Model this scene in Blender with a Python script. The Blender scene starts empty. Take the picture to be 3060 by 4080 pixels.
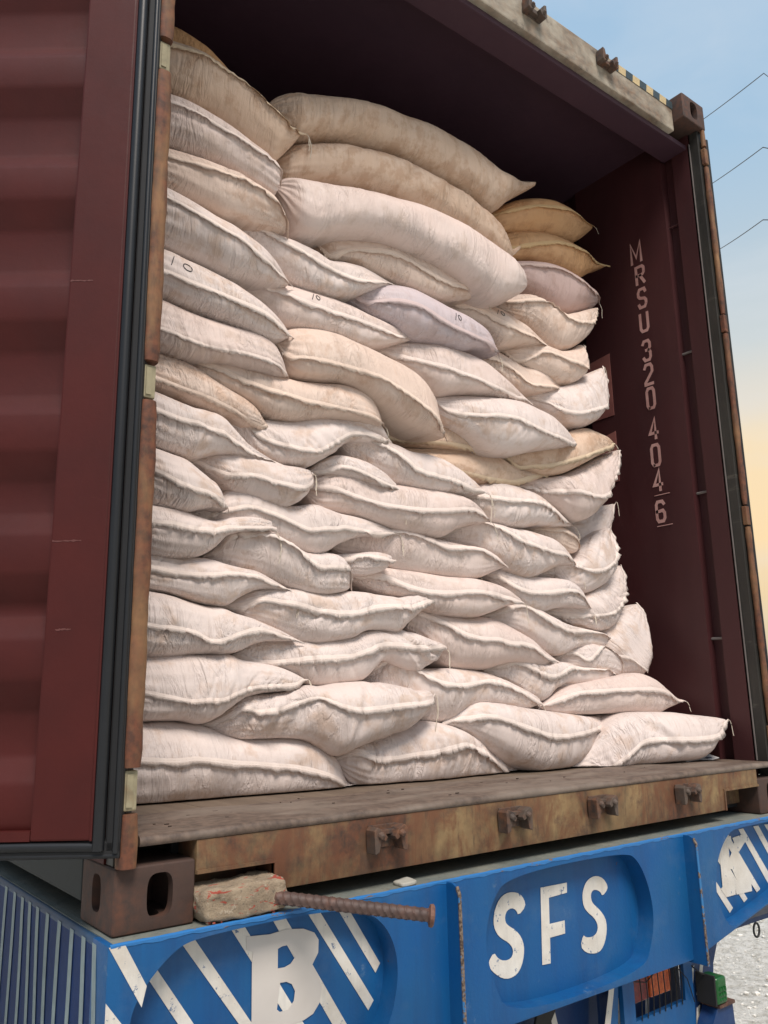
import bpy, bmesh, math, random
import numpy as np
from mathutils import Vector, Matrix
D = bpy.data
scene = bpy.context.scene
COL = scene.collection
R = math.radians

# ------------------------------------------------------------------ camera
cam_data = D.cameras.new('camera')
cam = D.objects.new('camera', cam_data); COL.objects.link(cam)
yaw, pitch, roll = R(37.769), R(12.555), R(-1.028)
Fv = Vector((math.sin(yaw)*math.cos(pitch), math.cos(yaw)*math.cos(pitch), math.sin(pitch)))
Rv = Vector((math.cos(yaw), -math.sin(yaw), 0)); Uv = Rv.cross(Fv)
R2 = Rv*math.cos(roll)+Uv*math.sin(roll); U2 = -Rv*math.sin(roll)+Uv*math.cos(roll)
M = Matrix((R2, U2, -Fv)).transposed().to_4x4()
M.translation = Vector((-.600, -1.608, .423))
cam.matrix_world = M
cam_data.sensor_fit = 'HORIZONTAL'; cam_data.sensor_width = 36
cam_data.lens = 36*3297.1/3060
cam_data.clip_start = .05; cam_data.clip_end = 2000
scene.camera = cam

# ------------------------------------------------------------------ world
SUN_EL, SUN_AZ = R(56), R(200)        # azimuth clockwise from +y
world = D.worlds.new('World'); scene.world = world; world.use_nodes = True
nt = world.node_tree; nt.nodes.clear()
def wn(t, **k):
    n = nt.nodes.new(t)
    for a, b in k.items(): setattr(n, a, b)
    return n
sky = wn('ShaderNodeTexSky'); sky.sky_type = 'NISHITA'; sky.sun_disc = False
sky.sun_elevation = SUN_EL; sky.sun_rotation = SUN_AZ
sky.air_density = 1.2; sky.dust_density = 3.5; sky.ozone_density = 1.5
tc = wn('ShaderNodeTexCoord'); sep = wn('ShaderNodeSeparateXYZ')
nt.links.new(tc.outputs['Generated'], sep.inputs[0])
nz = wn('ShaderNodeTexNoise'); nz.inputs['Scale'].default_value = 2.2; nz.inputs['Detail'].default_value = 5
nt.links.new(tc.outputs['Generated'], nz.inputs['Vector'])
ma = wn('ShaderNodeMath', operation='MULTIPLY_ADD'); ma.inputs[1].default_value = .10; ma.inputs[2].default_value = -.05
nt.links.new(nz.outputs['Fac'], ma.inputs[0])
ad = wn('ShaderNodeMath', operation='ADD'); nt.links.new(sep.outputs['Z'], ad.inputs[0]); nt.links.new(ma.outputs[0], ad.inputs[1])
cm_ = wn('ShaderNodeMapping'); cm_.inputs['Scale'].default_value = (1.0, 1.0, 3.2); nt.links.new(tc.outputs['Generated'], cm_.inputs[0])
cl = wn('ShaderNodeTexNoise'); cl.inputs['Scale'].default_value = 2.6; cl.inputs['Detail'].default_value = 7; cl.inputs['Roughness'].default_value = .55; cl.inputs['Distortion'].default_value = .5
nt.links.new(cm_.outputs[0], cl.inputs['Vector'])
clr = wn('ShaderNodeValToRGB'); clr.color_ramp.elements[0].position = .42; clr.color_ramp.elements[1].position = .72
clr.color_ramp.elements[0].color = (0, 0, 0, 1); clr.color_ramp.elements[1].color = (.42, .42, .42, 1)
nt.links.new(cl.outputs['Fac'], clr.inputs[0])
rp = wn('ShaderNodeValToRGB'); cr = rp.color_ramp
stops = [(0.0, (6.6, 5.4, 3.6)), (.16, (10.0, 7.2, 3.9)), (.27, (9.6, 7.5, 4.6)), (.37, (6.0, 6.5, 6.4)), (.55, (3.9, 5.6, 7.2)), (1.0, (3.2, 5.1, 7.6))]
cr.elements[0].position = stops[0][0]; cr.elements[0].color = (*[c/10 for c in stops[0][1]], 1)
cr.elements[1].position = 1.0; cr.elements[1].color = (*[c/10 for c in stops[-1][1]], 1)
for p_, c_ in stops[1:-1]:
    e = cr.elements.new(p_); e.color = (*[c/10 for c in c_], 1)
nt.links.new(ad.outputs[0], rp.inputs[0])
sc_ = wn('ShaderNodeVectorMath', operation='SCALE'); sc_.inputs['Scale'].default_value = 10.0
mx = wn('ShaderNodeMix', data_type='RGBA'); mx.inputs[0].default_value = .85
nt.links.new(sky.outputs[0], mx.inputs[6]); # the warm glow near the horizon belongs to the side where the sun goes down; the other side is cooler
rp2 = wn('ShaderNodeValToRGB'); c2 = rp2.color_ramp
st2 = [(0.0, (.30, .30, .31)), (.18, (.30, .34, .38)), (.40, (.34, .43, .52)), (.60, (.36, .52, .70)), (1.0, (.30, .50, .78))]
c2.elements[0].position = 0; c2.elements[0].color = (*st2[0][1], 1); c2.elements[1].position = 1; c2.elements[1].color = (*st2[-1][1], 1)
for p_, c_ in st2[1:-1]:
    e = c2.elements.new(p_); e.color = (*c_, 1)
nt.links.new(ad.outputs[0], rp2.inputs[0])
dt = wn('ShaderNodeVectorMath', operation='DOT_PRODUCT'); dt.inputs[1].default_value = (math.sin(R(62)), math.cos(R(62)), 0); nt.links.new(tc.outputs['Generated'], dt.inputs[0])
mr = wn('ShaderNodeMapRange', interpolation_type='SMOOTHSTEP'); mr.inputs['From Min'].default_value = -.45; mr.inputs['From Max'].default_value = .65; nt.links.new(dt.outputs['Value'], mr.inputs[0])
gx = wn('ShaderNodeMix', data_type='RGBA'); nt.links.new(mr.outputs[0], gx.inputs[0]); nt.links.new(rp2.outputs[0], gx.inputs[6]); nt.links.new(rp.outputs[0], gx.inputs[7])
nt.links.new(gx.outputs[2], sc_.inputs[0])
nt.links.new(sc_.outputs[0], mx.inputs[7])
bg = wn('ShaderNodeBackground'); bg.inputs['Strength'].default_value = .115
cx = wn('ShaderNodeMix', data_type='RGBA'); nt.links.new(clr.outputs[0], cx.inputs[0]); nt.links.new(mx.outputs[2], cx.inputs[6]); cx.inputs[7].default_value = (6.6, 6.9, 7.3, 1)
nt.links.new(cx.outputs[2], bg.inputs[0])
wo = wn('ShaderNodeOutputWorld'); nt.links.new(bg.outputs[0], wo.inputs[0])

sun_d = D.lights.new('sun', 'SUN'); sun_d.energy = 3.8; sun_d.angle = R(22); sun_d.color = (1.0, .90, .81)
sun = D.objects.new('sun', sun_d); COL.objects.link(sun)
sdir = Vector((math.sin(SUN_AZ)*math.cos(SUN_EL), math.cos(SUN_AZ)*math.cos(SUN_EL), math.sin(SUN_EL)))
sun.rotation_euler = sdir.to_track_quat('Z', 'Y').to_euler()
sun.location = sdir*20

vs = scene.view_settings
scene.display_settings.display_device = 'sRGB'
vs.view_transform = 'Standard'; vs.look = 'None'; vs.exposure = -0.03; vs.gamma = 1; vs.use_curve_mapping = False

# ------------------------------------------------------------------ helpers
def tag(o, label=None, cat=None, group=None, kind=None):
    if label: o['label'] = label
    if cat: o['category'] = cat
    if group: o['group'] = group
    if kind: o['kind'] = kind
    return o
def empty(name, loc, label=None, cat=None, group=None):
    o = D.objects.new(name, None); COL.objects.link(o); o.location = loc; o.empty_display_size = .1
    return tag(o, label, cat, group)
def origin_of(o):
    v = Vector((0, 0, 0))
    while o: v += Vector(o.location); o = o.parent
    return v
def link_mesh(name, me, mats, parent=None, loc=None):
    """me is in world metres; the object is placed so that it stays there"""
    o = D.objects.new(name, me); COL.objects.link(o)
    for m in (mats if isinstance(mats, (list, tuple)) else [mats]): me.materials.append(m)
    if loc is not None:
        me.transform(Matrix.Translation(-Vector(loc)))
        base = Vector(loc)
    else: base = Vector((0, 0, 0))
    if parent: o.parent = parent; o.location = base-origin_of(parent)
    else: o.location = base
    return o
class MB:
    def __init__(s): s.v = []; s.f = []; s.m = []
    def add(s, vs, fs, mi=0):
        n = len(s.v); s.v += [tuple(v) for v in vs]; s.f += [tuple(i+n for i in f) for f in fs]; s.m += [mi]*len(fs)
        return s
    def box(s, a, b, mi=0, mat=None):
        x0, y0, z0 = a; x1, y1, z1 = b
        v = [Vector(p) for p in ((x0,y0,z0),(x1,y0,z0),(x1,y1,z0),(x0,y1,z0),(x0,y0,z1),(x1,y0,z1),(x1,y1,z1),(x0,y1,z1))]
        if mat: v = [mat @ q for q in v]
        return s.add(v, [(0,3,2,1),(4,5,6,7),(0,1,5,4),(1,2,6,5),(2,3,7,6),(3,0,4,7)], mi)
    def cyl(s, a, b, r, n=12, r2=None, mi=0):
        a = Vector(a); b = Vector(b); d = (b-a).normalized(); r2 = r if r2 is None else r2
        u = d.orthogonal().normalized(); w = d.cross(u)
        vs = []
        for p, q in ((a, r), (b, r2)):
            vs += [p+(u*math.cos(2*math.pi*i/n)+w*math.sin(2*math.pi*i/n))*q for i in range(n)]
        fs = [(i, (i+1) % n, n+(i+1) % n, n+i) for i in range(n)]+[tuple(range(n))[::-1], tuple(range(n, 2*n))]
        return s.add(vs, fs, mi)
    def tube(s, pts, r, n=6, mi=0):
        pts = [Vector(p) for p in pts]; vs = []; m = len(pts)
        up = Vector((.13, .31, .94)).normalized()
        for i, p in enumerate(pts):
            d = (pts[min(i+1, m-1)]-pts[max(i-1, 0)]).normalized()
            u = d.cross(up); u = u.normalized() if u.length > 1e-4 else d.orthogonal().normalized(); w = d.cross(u)
            q = r[i] if isinstance(r, (list, tuple)) else r
            vs += [p+(u*math.cos(2*math.pi*k/n)+w*math.sin(2*math.pi*k/n))*q for k in range(n)]
        fs = [(i*n+k, i*n+(k+1) % n, (i+1)*n+(k+1) % n, (i+1)*n+k) for i in range(m-1) for k in range(n)]
        fs += [tuple(range(n))[::-1], tuple(range((m-1)*n, m*n))]
        return s.add(vs, fs, mi)
    def prism(s, poly, y0, y1, mi=0, tf=None):
        """poly of (x, z) extruded along y"""
        n = len(poly); vs = [Vector((x, y0, z)) for x, z in poly]+[Vector((x, y1, z)) for x, z in poly]
        if tf: vs = [tf(v) for v in vs]
        fs = [tuple(range(n)), tuple(range(n, 2*n))[::-1]]+[(i, i+n, (i+1) % n+n, (i+1) % n) for i in range(n)]
        return s.add(vs, fs, mi)
    def mesh(s, name, smooth=False, bevel=0, seg=2):
        me = D.meshes.new(name); me.from_pydata(s.v, [], s.f)
        for p, m in zip(me.polygons, s.m): p.material_index = m
        bm = bmesh.new(); bm.from_mesh(me)
        bmesh.ops.recalc_face_normals(bm, faces=bm.faces)
        if bevel:
            ed = [e for e in bm.edges if len(e.link_faces) == 2 and e.calc_face_angle(0) > .6]
            bmesh.ops.bevel(bm, geom=ed, offset=bevel, segments=seg, affect='EDGES', profile=.6, clamp_overlap=True)
        bm.to_mesh(me); bm.free()
        if smooth:
            me.polygons.foreach_set('use_smooth', [True]*len(me.polygons))
            if hasattr(me, 'set_sharp_from_angle'): me.set_sharp_from_angle(angle=R(42))
        me.update(); return me
    def build(s, name, mats, parent=None, smooth=False, bevel=0, loc=None, seg=2):
        return link_mesh(name, s.mesh(name, smooth, bevel, seg), mats, parent, loc)
def cut(me, cutters):
    """boolean difference of MB cutters from mesh me"""
    o = D.objects.new('tmp', me); COL.objects.link(o); cs = []
    for c in cutters:
        k = D.objects.new('tmpc', c.mesh('tmpc')); COL.objects.link(k); cs.append(k)
        md = o.modifiers.new('b', 'BOOLEAN'); md.operation = 'DIFFERENCE'; md.object = k; md.solver = 'EXACT'
    dg = bpy.context.evaluated_depsgraph_get(); dg.update()
    r = D.meshes.new_from_object(o.evaluated_get(dg))
    for k in cs: D.objects.remove(k)
    D.objects.remove(o)
    r.polygons.foreach_set('use_smooth', [True]*len(r.polygons))
    r.set_sharp_from_angle(angle=R(35))
    return r
def smooth_poly(pts, k=2):
    for _ in range(k):
        q = []
        for i in range(len(pts)):
            a, b = pts[i], pts[(i+1) % len(pts)]
            q += [(a[0]*.75+b[0]*.25, a[1]*.75+b[1]*.25), (a[0]*.25+b[0]*.75, a[1]*.25+b[1]*.75)]
        pts = q
    return pts

# ------------------------------------------------------------------ materials
class NM:
    def __init__(s, name):
        s.m = D.materials.new(name); s.m.use_nodes = True; s.t = s.m.node_tree
        s.b = s.t.nodes['Principled BSDF']; s.L = s.t.links.new
        s.co = s.t.nodes.new('ShaderNodeTexCoord')
    def n(s, t, **k):
        n = s.t.nodes.new(t)
        for a, b in k.items(): setattr(n, a, b)
        return n
    def mapv(s, src, scale=(1,1,1), loc=(0,0,0)):
        m = s.n('ShaderNodeMapping'); m.inputs['Scale'].default_value = scale; m.inputs['Location'].default_value = loc
        s.L(s.co.outputs[src], m.inputs[0]); return m.outputs[0]
    def noise(s, vec, scale, detail=4, rough=.55, lac=2, dist=0):
        n = s.n('ShaderNodeTexNoise'); n.inputs['Scale'].default_value = scale; n.inputs['Detail'].default_value = detail
        n.inputs['Roughness'].default_value = rough; n.inputs['Distortion'].default_value = dist
        s.L(vec, n.inputs['Vector']); return n.outputs['Fac']
    def ramp(s, fac, *st):
        r = s.n('ShaderNodeValToRGB'); c = r.color_ramp
        def col(v): return (v, v, v, 1) if not isinstance(v, (tuple, list)) else (*v, 1)
        c.elements[0].position = st[0][0]; c.elements[0].color = col(st[0][1])
        c.elements[1].position = st[-1][0]; c.elements[1].color = col(st[-1][1])
        for p, v in st[1:-1]: e = c.elements.new(p); e.color = col(v)
        s.L(fac, r.inputs[0]); return r.outputs[0]
    def mix(s, f, a, b, blend='MIX'):
        m = s.n('ShaderNodeMix', data_type='RGBA', blend_type=blend)
        for i, v in ((0, f), (6, a), (7, b)):
            if hasattr(v, 'links'): s.L(v, m.inputs[i])
            elif i == 0: m.inputs[0].default_value = v
            else: m.inputs[i].default_value = (*v, 1)
        return m.outputs[2]
    def math(s, op, a, b=0.0):
        m = s.n('ShaderNodeMath', operation=op)
        for i, v in ((0, a), (1, b)):
            if hasattr(v, 'links'): s.L(v, m.inputs[i])
            else: m.inputs[i].default_value = v
        return m.outputs[0]
    def bump(s, h, dist=.01, strength=1.0, prev=None):
        b = s.n('ShaderNodeBump'); b.inputs['Distance'].default_value = dist; b.inputs['Strength'].default_value = strength
        s.L(h, b.inputs['Height'])
        if prev is not None: s.L(prev, b.inputs['Normal'])
        return b.outputs[0]
    def out(s, color=None, rough=.6, bump=None, metal=0, spec=.5):
        if color is not None:
            if hasattr(color, 'links'): s.L(color, s.b.inputs['Base Color'])
            else: s.b.inputs['Base Color'].default_value = (*color, 1)
        if hasattr(rough, 'links'): s.L(rough, s.b.inputs['Roughness'])
        else: s.b.inputs['Roughness'].default_value = rough
        s.b.inputs['Metallic'].default_value = metal
        s.b.inputs['Specular IOR Level'].default_value = spec
        if bump is not None: s.L(bump, s.b.inputs['Normal'])
        return s.m

def paint(name, base, dark, scuff=None, rough=.45, scale=6, scuffw=.62, streak=(1,1,1), bumpd=.0006):
    m = NM(name); v = m.mapv('Object', streak)
    n1 = m.noise(v, scale, 6, .6); n2 = m.noise(v, scale*5, 5, .65)
    c = m.mix(m.ramp(n1, (.35, 0.), (.7, 1.)), base, dark)
    if scuff:
        v2 = m.mapv('Object', (3, 3, 22)); n3 = m.noise(v2, 2.0, 7, .7, dist=.5)
        c = m.mix(m.ramp(n3, (scuffw, 0.), (scuffw+.08, .55)), c, scuff)
    r = m.math('MULTIPLY_ADD', n2, .25); r.node.inputs[2].default_value = rough-.12
    return m.out(c, r, m.bump(n2, bumpd))
maroon = paint('maroon_paint', (.064,.0072,.0052), (.046,.0052,.0040), (.095,.020,.016), .60, 4, .68)
maroon.node_tree.nodes['Principled BSDF'].inputs['Specular IOR Level'].default_value = .28
maroon_in = paint('maroon_interior_paint', (.052,.0110,.0125), (.034,.008,.009), (.062,.026,.025), .55, 3, .64, (1,1,.35))
dark_in = paint('dark_ceiling_paint', (.048,.018,.030), (.038,.014,.025), None, .7, 3)
letter = paint('faded_letter_paint', (.50,.29,.26), (.36,.18,.16), (.16,.06,.055), .6, 9, .60)

def rusty(name, paintc, rustc, darkc, bias=.5, streak=(5, 5, .9), seed=0, rough=.75, wide=.0, grime=False):
    m = NM(name); v = m.mapv('Object', streak, (seed, seed*.3, seed*.7)); v1 = m.mapv('Object', (1, 1, 1), (seed, 0, 0))
    a = m.noise(v, 2.2, 8, .62, dist=.4); b = m.noise(v1, 4.5, 7, .6); d = m.noise(v1, 45, 4, .6); g = m.noise(v1, 14, 6, .7)
    s = m.math('ADD', m.math('MULTIPLY', a, .55), m.math('MULTIPLY', b, .45))
    f = m.ramp(s, (bias-.06-wide, 0.), (bias+.05+wide, 1.))
    pc = m.mix(m.ramp(g, (.35, 0.), (.75, 1.)), paintc, tuple(x*.62 for x in paintc))
    rc = m.mix(m.ramp(d, (.35, 0.), (.65, 1.)), rustc, darkc)
    c = m.mix(f, pc, rc)
    c = m.mix(m.ramp(g, (.62, 0.), (.72, .7)), c, darkc)
    if grime:
        q = m.noise(m.mapv('Object', (11, 11, 3.6), (seed, 1, 2)), 1.0, 8, .72, dist=.8)
        c = m.mix(m.ramp(q, (.47, 0.), (.60, .8)), c, (.125, .046, .019))
        q3 = m.noise(m.mapv('Object', (40, 40, 6), (seed, 7, 2)), 1.0, 5, .7)
        c = m.mix(m.ramp(q3, (.56, 0.), (.68, .6)), c, (.045, .026, .017))
        q2 = m.noise(m.mapv('Object', (7, 7, 9), (seed, 4, 2)), 1.0, 7, .7)
        c = m.mix(m.ramp(q2, (.54, 0.), (.66, .8)), c, (.075, .040, .024))
    h = m.math('ADD', m.math('MULTIPLY', d, .5), m.math('MULTIPLY', s, 1.5))
    return m.out(c, rough, m.bump(h, .0016))
sill_mat = rusty('rusted_cream_sill', (.29,.195,.088), (.125,.045,.020), (.048,.026,.016), .470, (2.4,2.4,1.7), 2.3, wide=.03, grime=True)
post_mat = rusty('rusted_orange_post', (.28,.15,.065), (.155,.052,.024), (.06,.026,.016), .47, (7,7,1.6), 4, wide=.03)
header_mat = rusty('weathered_cream_header', (.42,.37,.29), (.17,.095,.05), (.07,.05,.035), .535, (2,2,5), 7, wide=.04)
cream_mat = rusty('cream_hinge_paint', (.31,.27,.17), (.22,.12,.05), (.08,.05,.03), .60, (3,3,3), 3)
casting_mat = rusty('brown_casting_steel', (.062,.034,.025), (.105,.042,.024), (.045,.028,.022), .5, (3,3,2), 9)
keeper_mat = rusty('dark_keeper_steel', (.10,.072,.055), (.15,.065,.032), (.04,.028,.024), .5, (9,9,9), 2)
deck_mat = rusty('worn_steel_deck', (.20,.155,.122), (.155,.108,.080), (.075,.052,.040), .5, (1.2,5,1), 5, .6)
rebar_mat = rusty('rebar_steel', (.085,.050,.040), (.12,.058,.040), (.045,.028,.025), .5, (9,9,9), 6, .6)
olive_mat = paint('dark_olive_recess', (.034,.032,.027), (.018,.017,.015), (.10,.095,.08), .5, 5, .6, (2,2,1))
def plain(name, c, rough=.5, metal=0, spec=.5, bs=40, bd=.0004):
    m = NM(name); v = m.mapv('Object'); n = m.noise(v, bs, 4)
    return m.out(m.mix(m.ramp(n, (.3, 0.), (.7, 1.)), c, tuple(x*.78 for x in c)), rough, m.bump(n, bd), metal, spec)
rubber = plain('black_rubber', (.012,.013,.015), .40, 0, .4, 9)
rubber_flat = plain('matt_rubber', (.014,.014,.015), .6, 0, .35, 9)
black = plain('soot_black', (.012,.012,.013), .8)
pale_edge = plain('worn_pale_edge', (.17,.15,.14), .6)
rail_mat = plain('dark_rail', (.018,.024,.024), .7)  # one even dark teal for the bottom rails
roll_mat = plain('shaded_side_roll', (.010,.050,.12), .5)  # trailer blue darkened to hold the shadow of the open door

def blue_paint(name, base=(.002,.075,.245), chips=True):
    m = NM(name); v = m.mapv('Object')
    n1 = m.noise(v, 3.0, 5, .6); n2 = m.noise(v, 28, 6, .7); n3 = m.noise(v, 120, 3, .6)
    c = m.mix(m.ramp(n1, (.3, 0.), (.7, 1.)), base, (base[0]*1.6+.004, base[1]*1.18, base[2]*.95))
    stn = m.noise(m.mapv('Object', (16, 16, 1.6), (3, 1, 2)), 1.0, 6, .65)
    c = m.mix(m.ramp(stn, (.46, 0.), (.70, .42)), c, (base[0]+.010, base[1]*.55, base[2]*.55))
    dst = m.noise(m.mapv('Object', (1, 1, 1.5), (8, 1, 5)), 4.2, 8, .7)
    c = m.mix(m.ramp(dst, (.54, 0.), (.76, .22)), c, (.14,.19,.24))
    if chips:
        c = m.mix(m.ramp(n2, (.71, 0.), (.725, 1.)), c, (.11,.055,.04))
        c = m.mix(m.ramp(m.noise(m.mapv('Object', (1,1,1), (5,3,1)), 11, 8, .75), (.63, 0.), (.73, .3)), c, (.30,.36,.38))
    r = m.math('MULTIPLY_ADD', n2, .3); r.node.inputs[2].default_value = .33
    return m.out(c, r, m.bump(n1, .004, .5, m.bump(n3, .0005)), 0, .35)
blue = blue_paint('trailer_blue'); blue2 = blue_paint('recess_blue', (.002,.066,.225), False)
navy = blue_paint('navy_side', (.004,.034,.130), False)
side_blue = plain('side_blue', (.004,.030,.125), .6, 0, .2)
chip_mat = rusty('chipped_rust_edge', (.28,.22,.17), (.13,.055,.035), (.06,.03,.024), .45, (9,9,9), 8)
wm = NM('hand_painted_white'); v = wm.mapv('Object')
nw = wm.noise(v, 7, 6, .65); nw2 = wm.noise(v, 60, 4)
nw3 = wm.noise(wm.mapv('Object', (1, 1, 1), (4, 4, 4)), 38, 7, .75); br = wm.noise(wm.mapv('Object', (60, 60, 6)), 1.0, 4, .6)
cw = wm.mix(wm.ramp(nw, (.35, 0.), (.72, 1.)), (.70,.67,.61), (.52,.47,.40))
cw = wm.mix(wm.ramp(br, (.50, 0.), (.75, .35)), cw, (.36,.36,.36))
cw = wm.mix(wm.ramp(nw3, (.615, 0.), (.635, .85)), cw, (.02,.09,.22))
white_paint = wm.out(cw, .5, wm.bump(nw3, .0015))
stripe_dull = plain('dull_side_stripe', (.25,.32,.33), .6)
gm = NM('dusty_trailer_top'); v = gm.mapv('Object', (1,1,1)); a = gm.noise(v, 6, 7, .65); b = gm.noise(v, 70, 5, .7)
dusty = gm.out(gm.mix(gm.ramp(b, (.55, 0.), (.72, .7)), gm.mix(gm.ramp(a, (.38, 0.), (.62, 1.)), (.115,.135,.125), (.20,.20,.165)), (.09,.07,.055)), .85, gm.bump(b, .0015))

bc = NM('chipped_blue_edge'); v = bc.mapv('Object'); n2 = bc.noise(v, 34, 6, .7); n4 = bc.noise(bc.mapv('Object', (1,1,.6), (3,3,3)), 9, 4, .6); rr_ = bc.noise(v, 160, 4)
q_ = bc.math('ADD', bc.math('MULTIPLY', n2, .5), bc.math('MULTIPLY', n4, .5))
edge_blue = bc.out(bc.mix(bc.ramp(q_, (.49, 0.), (.505, 1.)), (.02,.15,.36), bc.mix(bc.ramp(rr_, (.4, 0.), (.6, 1.)), (.20,.15,.11), (.05,.03,.022))), .6, bc.bump(q_, .003))
bc = NM('scuffed_blue_edge'); v = bc.mapv('Object', (1, 1, 3)); n2 = bc.noise(v, 19, 7, .7); rr_ = bc.noise(v, 160, 4)
edge_blue2 = bc.out(bc.mix(bc.ramp(n2, (.62, 0.), (.635, 1.)), (.022,.16,.42), bc.mix(rr_, (.26,.18,.13), (.06,.035,.03))), .5, bc.bump(n2, .002))
# ------------------------------------------------------------------ setting: ground
GZ = -1.42
gm = NM('pale_gravel'); v = gm.mapv('Object')
a = gm.noise(v, 1.1, 8, .62); b = gm.noise(v, 16, 7, .7); c_ = gm.noise(v, 60, 5, .7); a2 = gm.noise(gm.mapv('Object', (1,1,1), (9,4,2)), 7, 6, .7)
cc = gm.mix(gm.ramp(b, (.32, 0.), (.56, 1.)), (.46,.43,.36), (.84,.81,.74))
cc = gm.mix(gm.ramp(a, (.58, 0.), (.70, .6)), cc, (.42,.38,.27))
cc = gm.mix(gm.ramp(a2, (.64, 0.), (.72, .7)), cc, (.22,.17,.12))
ground_mat = gm.out(cc, .9, gm.bump(c_, .015, 1, gm.bump(b, .05)))
rng = np.random.default_rng(5)
def vnoise2(x, y, seed=0):
    r = np.random.default_rng(seed); g = r.random((64, 64))
    xi = np.floor(x).astype(int); yi = np.floor(y).astype(int); fx = x-xi; fy = y-yi
    fx = fx*fx*(3-2*fx); fy = fy*fy*(3-2*fy)
    a = g[xi % 64, yi % 64]; b = g[(xi+1) % 64, yi % 64]; c = g[xi % 64, (yi+1) % 64]; d = g[(xi+1) % 64, (yi+1) % 64]
    return (a*(1-fx)+b*fx)*(1-fy)+(c*(1-fx)+d*fx)*fy-.5
# one sheet: fine near the trailer, coarse to the horizon
edges = list(np.linspace(-12, 14, 261))
edges = [-900, -300, -90, -30, -18]+edges+[20, 32, 90, 300, 900]
gx = np.array(edges); gy = np.array([e for e in edges])
X, Y = np.meshgrid(gx, gy, indexing='ij')
Z = GZ+.05*vnoise2(X*1.3, Y*1.3, 1)+.035*vnoise2(X*5, Y*5, 2)
n = len(gx)
vs_ = np.stack([X, Y, Z], -1).reshape(-1, 3)
fs_ = [(i*n+j, (i+1)*n+j, (i+1)*n+j+1, i*n+j+1) for i in range(n-1) for j in range(n-1)]
me = D.meshes.new('ground'); me.from_pydata(vs_.tolist(), [], fs_); me.polygons.foreach_set('use_smooth', [True]*len(me.polygons))
ground = link_mesh('ground', me, ground_mat); tag(ground, kind='structure')
# loose stones over the ground beside the trailer
sm = NM('pale_stone'); v = sm.mapv('Object'); a = sm.noise(v, 5, 2); b = sm.noise(v, 50, 4)
stone_mat = sm.out(sm.mix(sm.ramp(b, (.3, 0.), (.7, 1.)), sm.ramp(a, (.30, (.24,.17,.12)), (.36, (.66,.62,.54)), (.6, (.86,.84,.78))), (.68,.65,.58)), .85)
ico = bmesh.new(); bmesh.ops.create_icosphere(ico, subdivisions=1, radius=1)
iv = np.array([v.co[:] for v in ico.verts]); ifc = [tuple(v.index for v in f.verts) for f in ico.faces]; ico.free()
NS = 11000
sx = rng.uniform(2.2, 9.5, NS); sy = rng.uniform(-3, 6.5, NS); sr = rng.lognormal(-5.0, .5, NS)
allv = []; allf = []
for i in range(NS):
    q = iv*(1+rng.uniform(-.28, .28, iv.shape))*np.array([1, rng.uniform(.6, 1), rng.uniform(.45, .75)])*sr[i]
    t = rng.uniform(0, 6.28); q = np.stack([q[:,0]*math.cos(t)-q[:,1]*math.sin(t), q[:,0]*math.sin(t)+q[:,1]*math.cos(t), q[:,2]], -1)
    allv.append(q+[sx[i], sy[i], GZ+.01]); k = i*len(iv); allf += [tuple(a+k for a in f) for f in ifc]
me = D.meshes.new('loose_stones'); me.from_pydata(np.concatenate(allv).tolist(), [], allf)
st_o = link_mesh('loose_stones', me, stone_mat); tag(st_o, 'pale crushed stone scattered over the ground right of the trailer', 'gravel', kind='stuff')

# ------------------------------------------------------------------ shipping container
W_, H_, L_ = 2.438, 2.896, 12.19
box = empty('shipping_container', (1.219, 0, 0), 'maroon shipping container with open doors and rusty end frame, loaded with sacks', 'container')
def oval(cx, cz, rx, rz, n=28, e=3.2):
    out = []
    for i in range(n):
        t = 2*math.pi*i/n; c, s = math.cos(t), math.sin(t)
        out.append((cx+rx*math.copysign(abs(c)**(2/e), c), cz+rz*math.copysign(abs(s)**(2/e), s)))
    return out
def casting(x0, z0, side, label=None, hx=None):
    m = MB().box((x0, 0, z0), (x0+.162, .178, z0+.118)); me = m.mesh('casting', bevel=.007, seg=3)
    hx = hx if hx is not None else x0+.081
    inner = MB().box((x0+.022, .022, z0+.02), (x0+.14, .156, z0+.098))
    slot = MB().prism(oval(hx, z0+.062, .026, .040), -.02, .03)
    sx0 = x0-.02 if side < 0 else x0+.13
    so = MB().prism(oval(.092, z0+.064, .024, .034), 0, .052, tf=lambda q: Vector((sx0+q.y, q.x, q.z)))
    top = MB().prism([(a, b) for a, b in oval(x0+.081, .09, .032, .06)], 0, .05, tf=lambda q: Vector((q.x, q.z, (z0+.09+q.y) if z0 > 1 else (z0-.02+q.y))))
    me = cut(me, [inner, slot, so, top])
    o = link_mesh('corner_casting', me, casting_mat, box)
    return o
casting(0, 0, -1, hx=.090); casting(W_-.162, 0, 1)
casting(0, H_-.118, -1); casting(W_-.162, H_-.118, 1)
for x0 in (0, W_-.162):
    MB().box((x0, L_-.178, 0), (x0+.162, L_, .118)).build('corner_casting', casting_mat, box, bevel=.006)
    MB().box((x0, L_-.178, H_-.118), (x0+.162, L_, H_)).build('corner_casting', casting_mat, box, bevel=.006)
# rear sill with forklift notches
sill = MB().prism([(.163, .034), (W_-.163, .034), (W_-.163, .152), (.163, .152)], 0, .12).mesh('sill', bevel=.003)
sill = cut(sill, [MB().box((.155, -.02, .02), (.338, .075, .088)), MB().box((2.062, -.02, .02), (2.30, .075, .094))])
o = link_mesh('door_sill', sill, sill_mat, box)
for a_, b_ in ((.148, .36), (2.05, 2.29)): MB().box((a_, .086, .02), (b_, .118, .15)).build('notch_backing', black, box)
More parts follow.
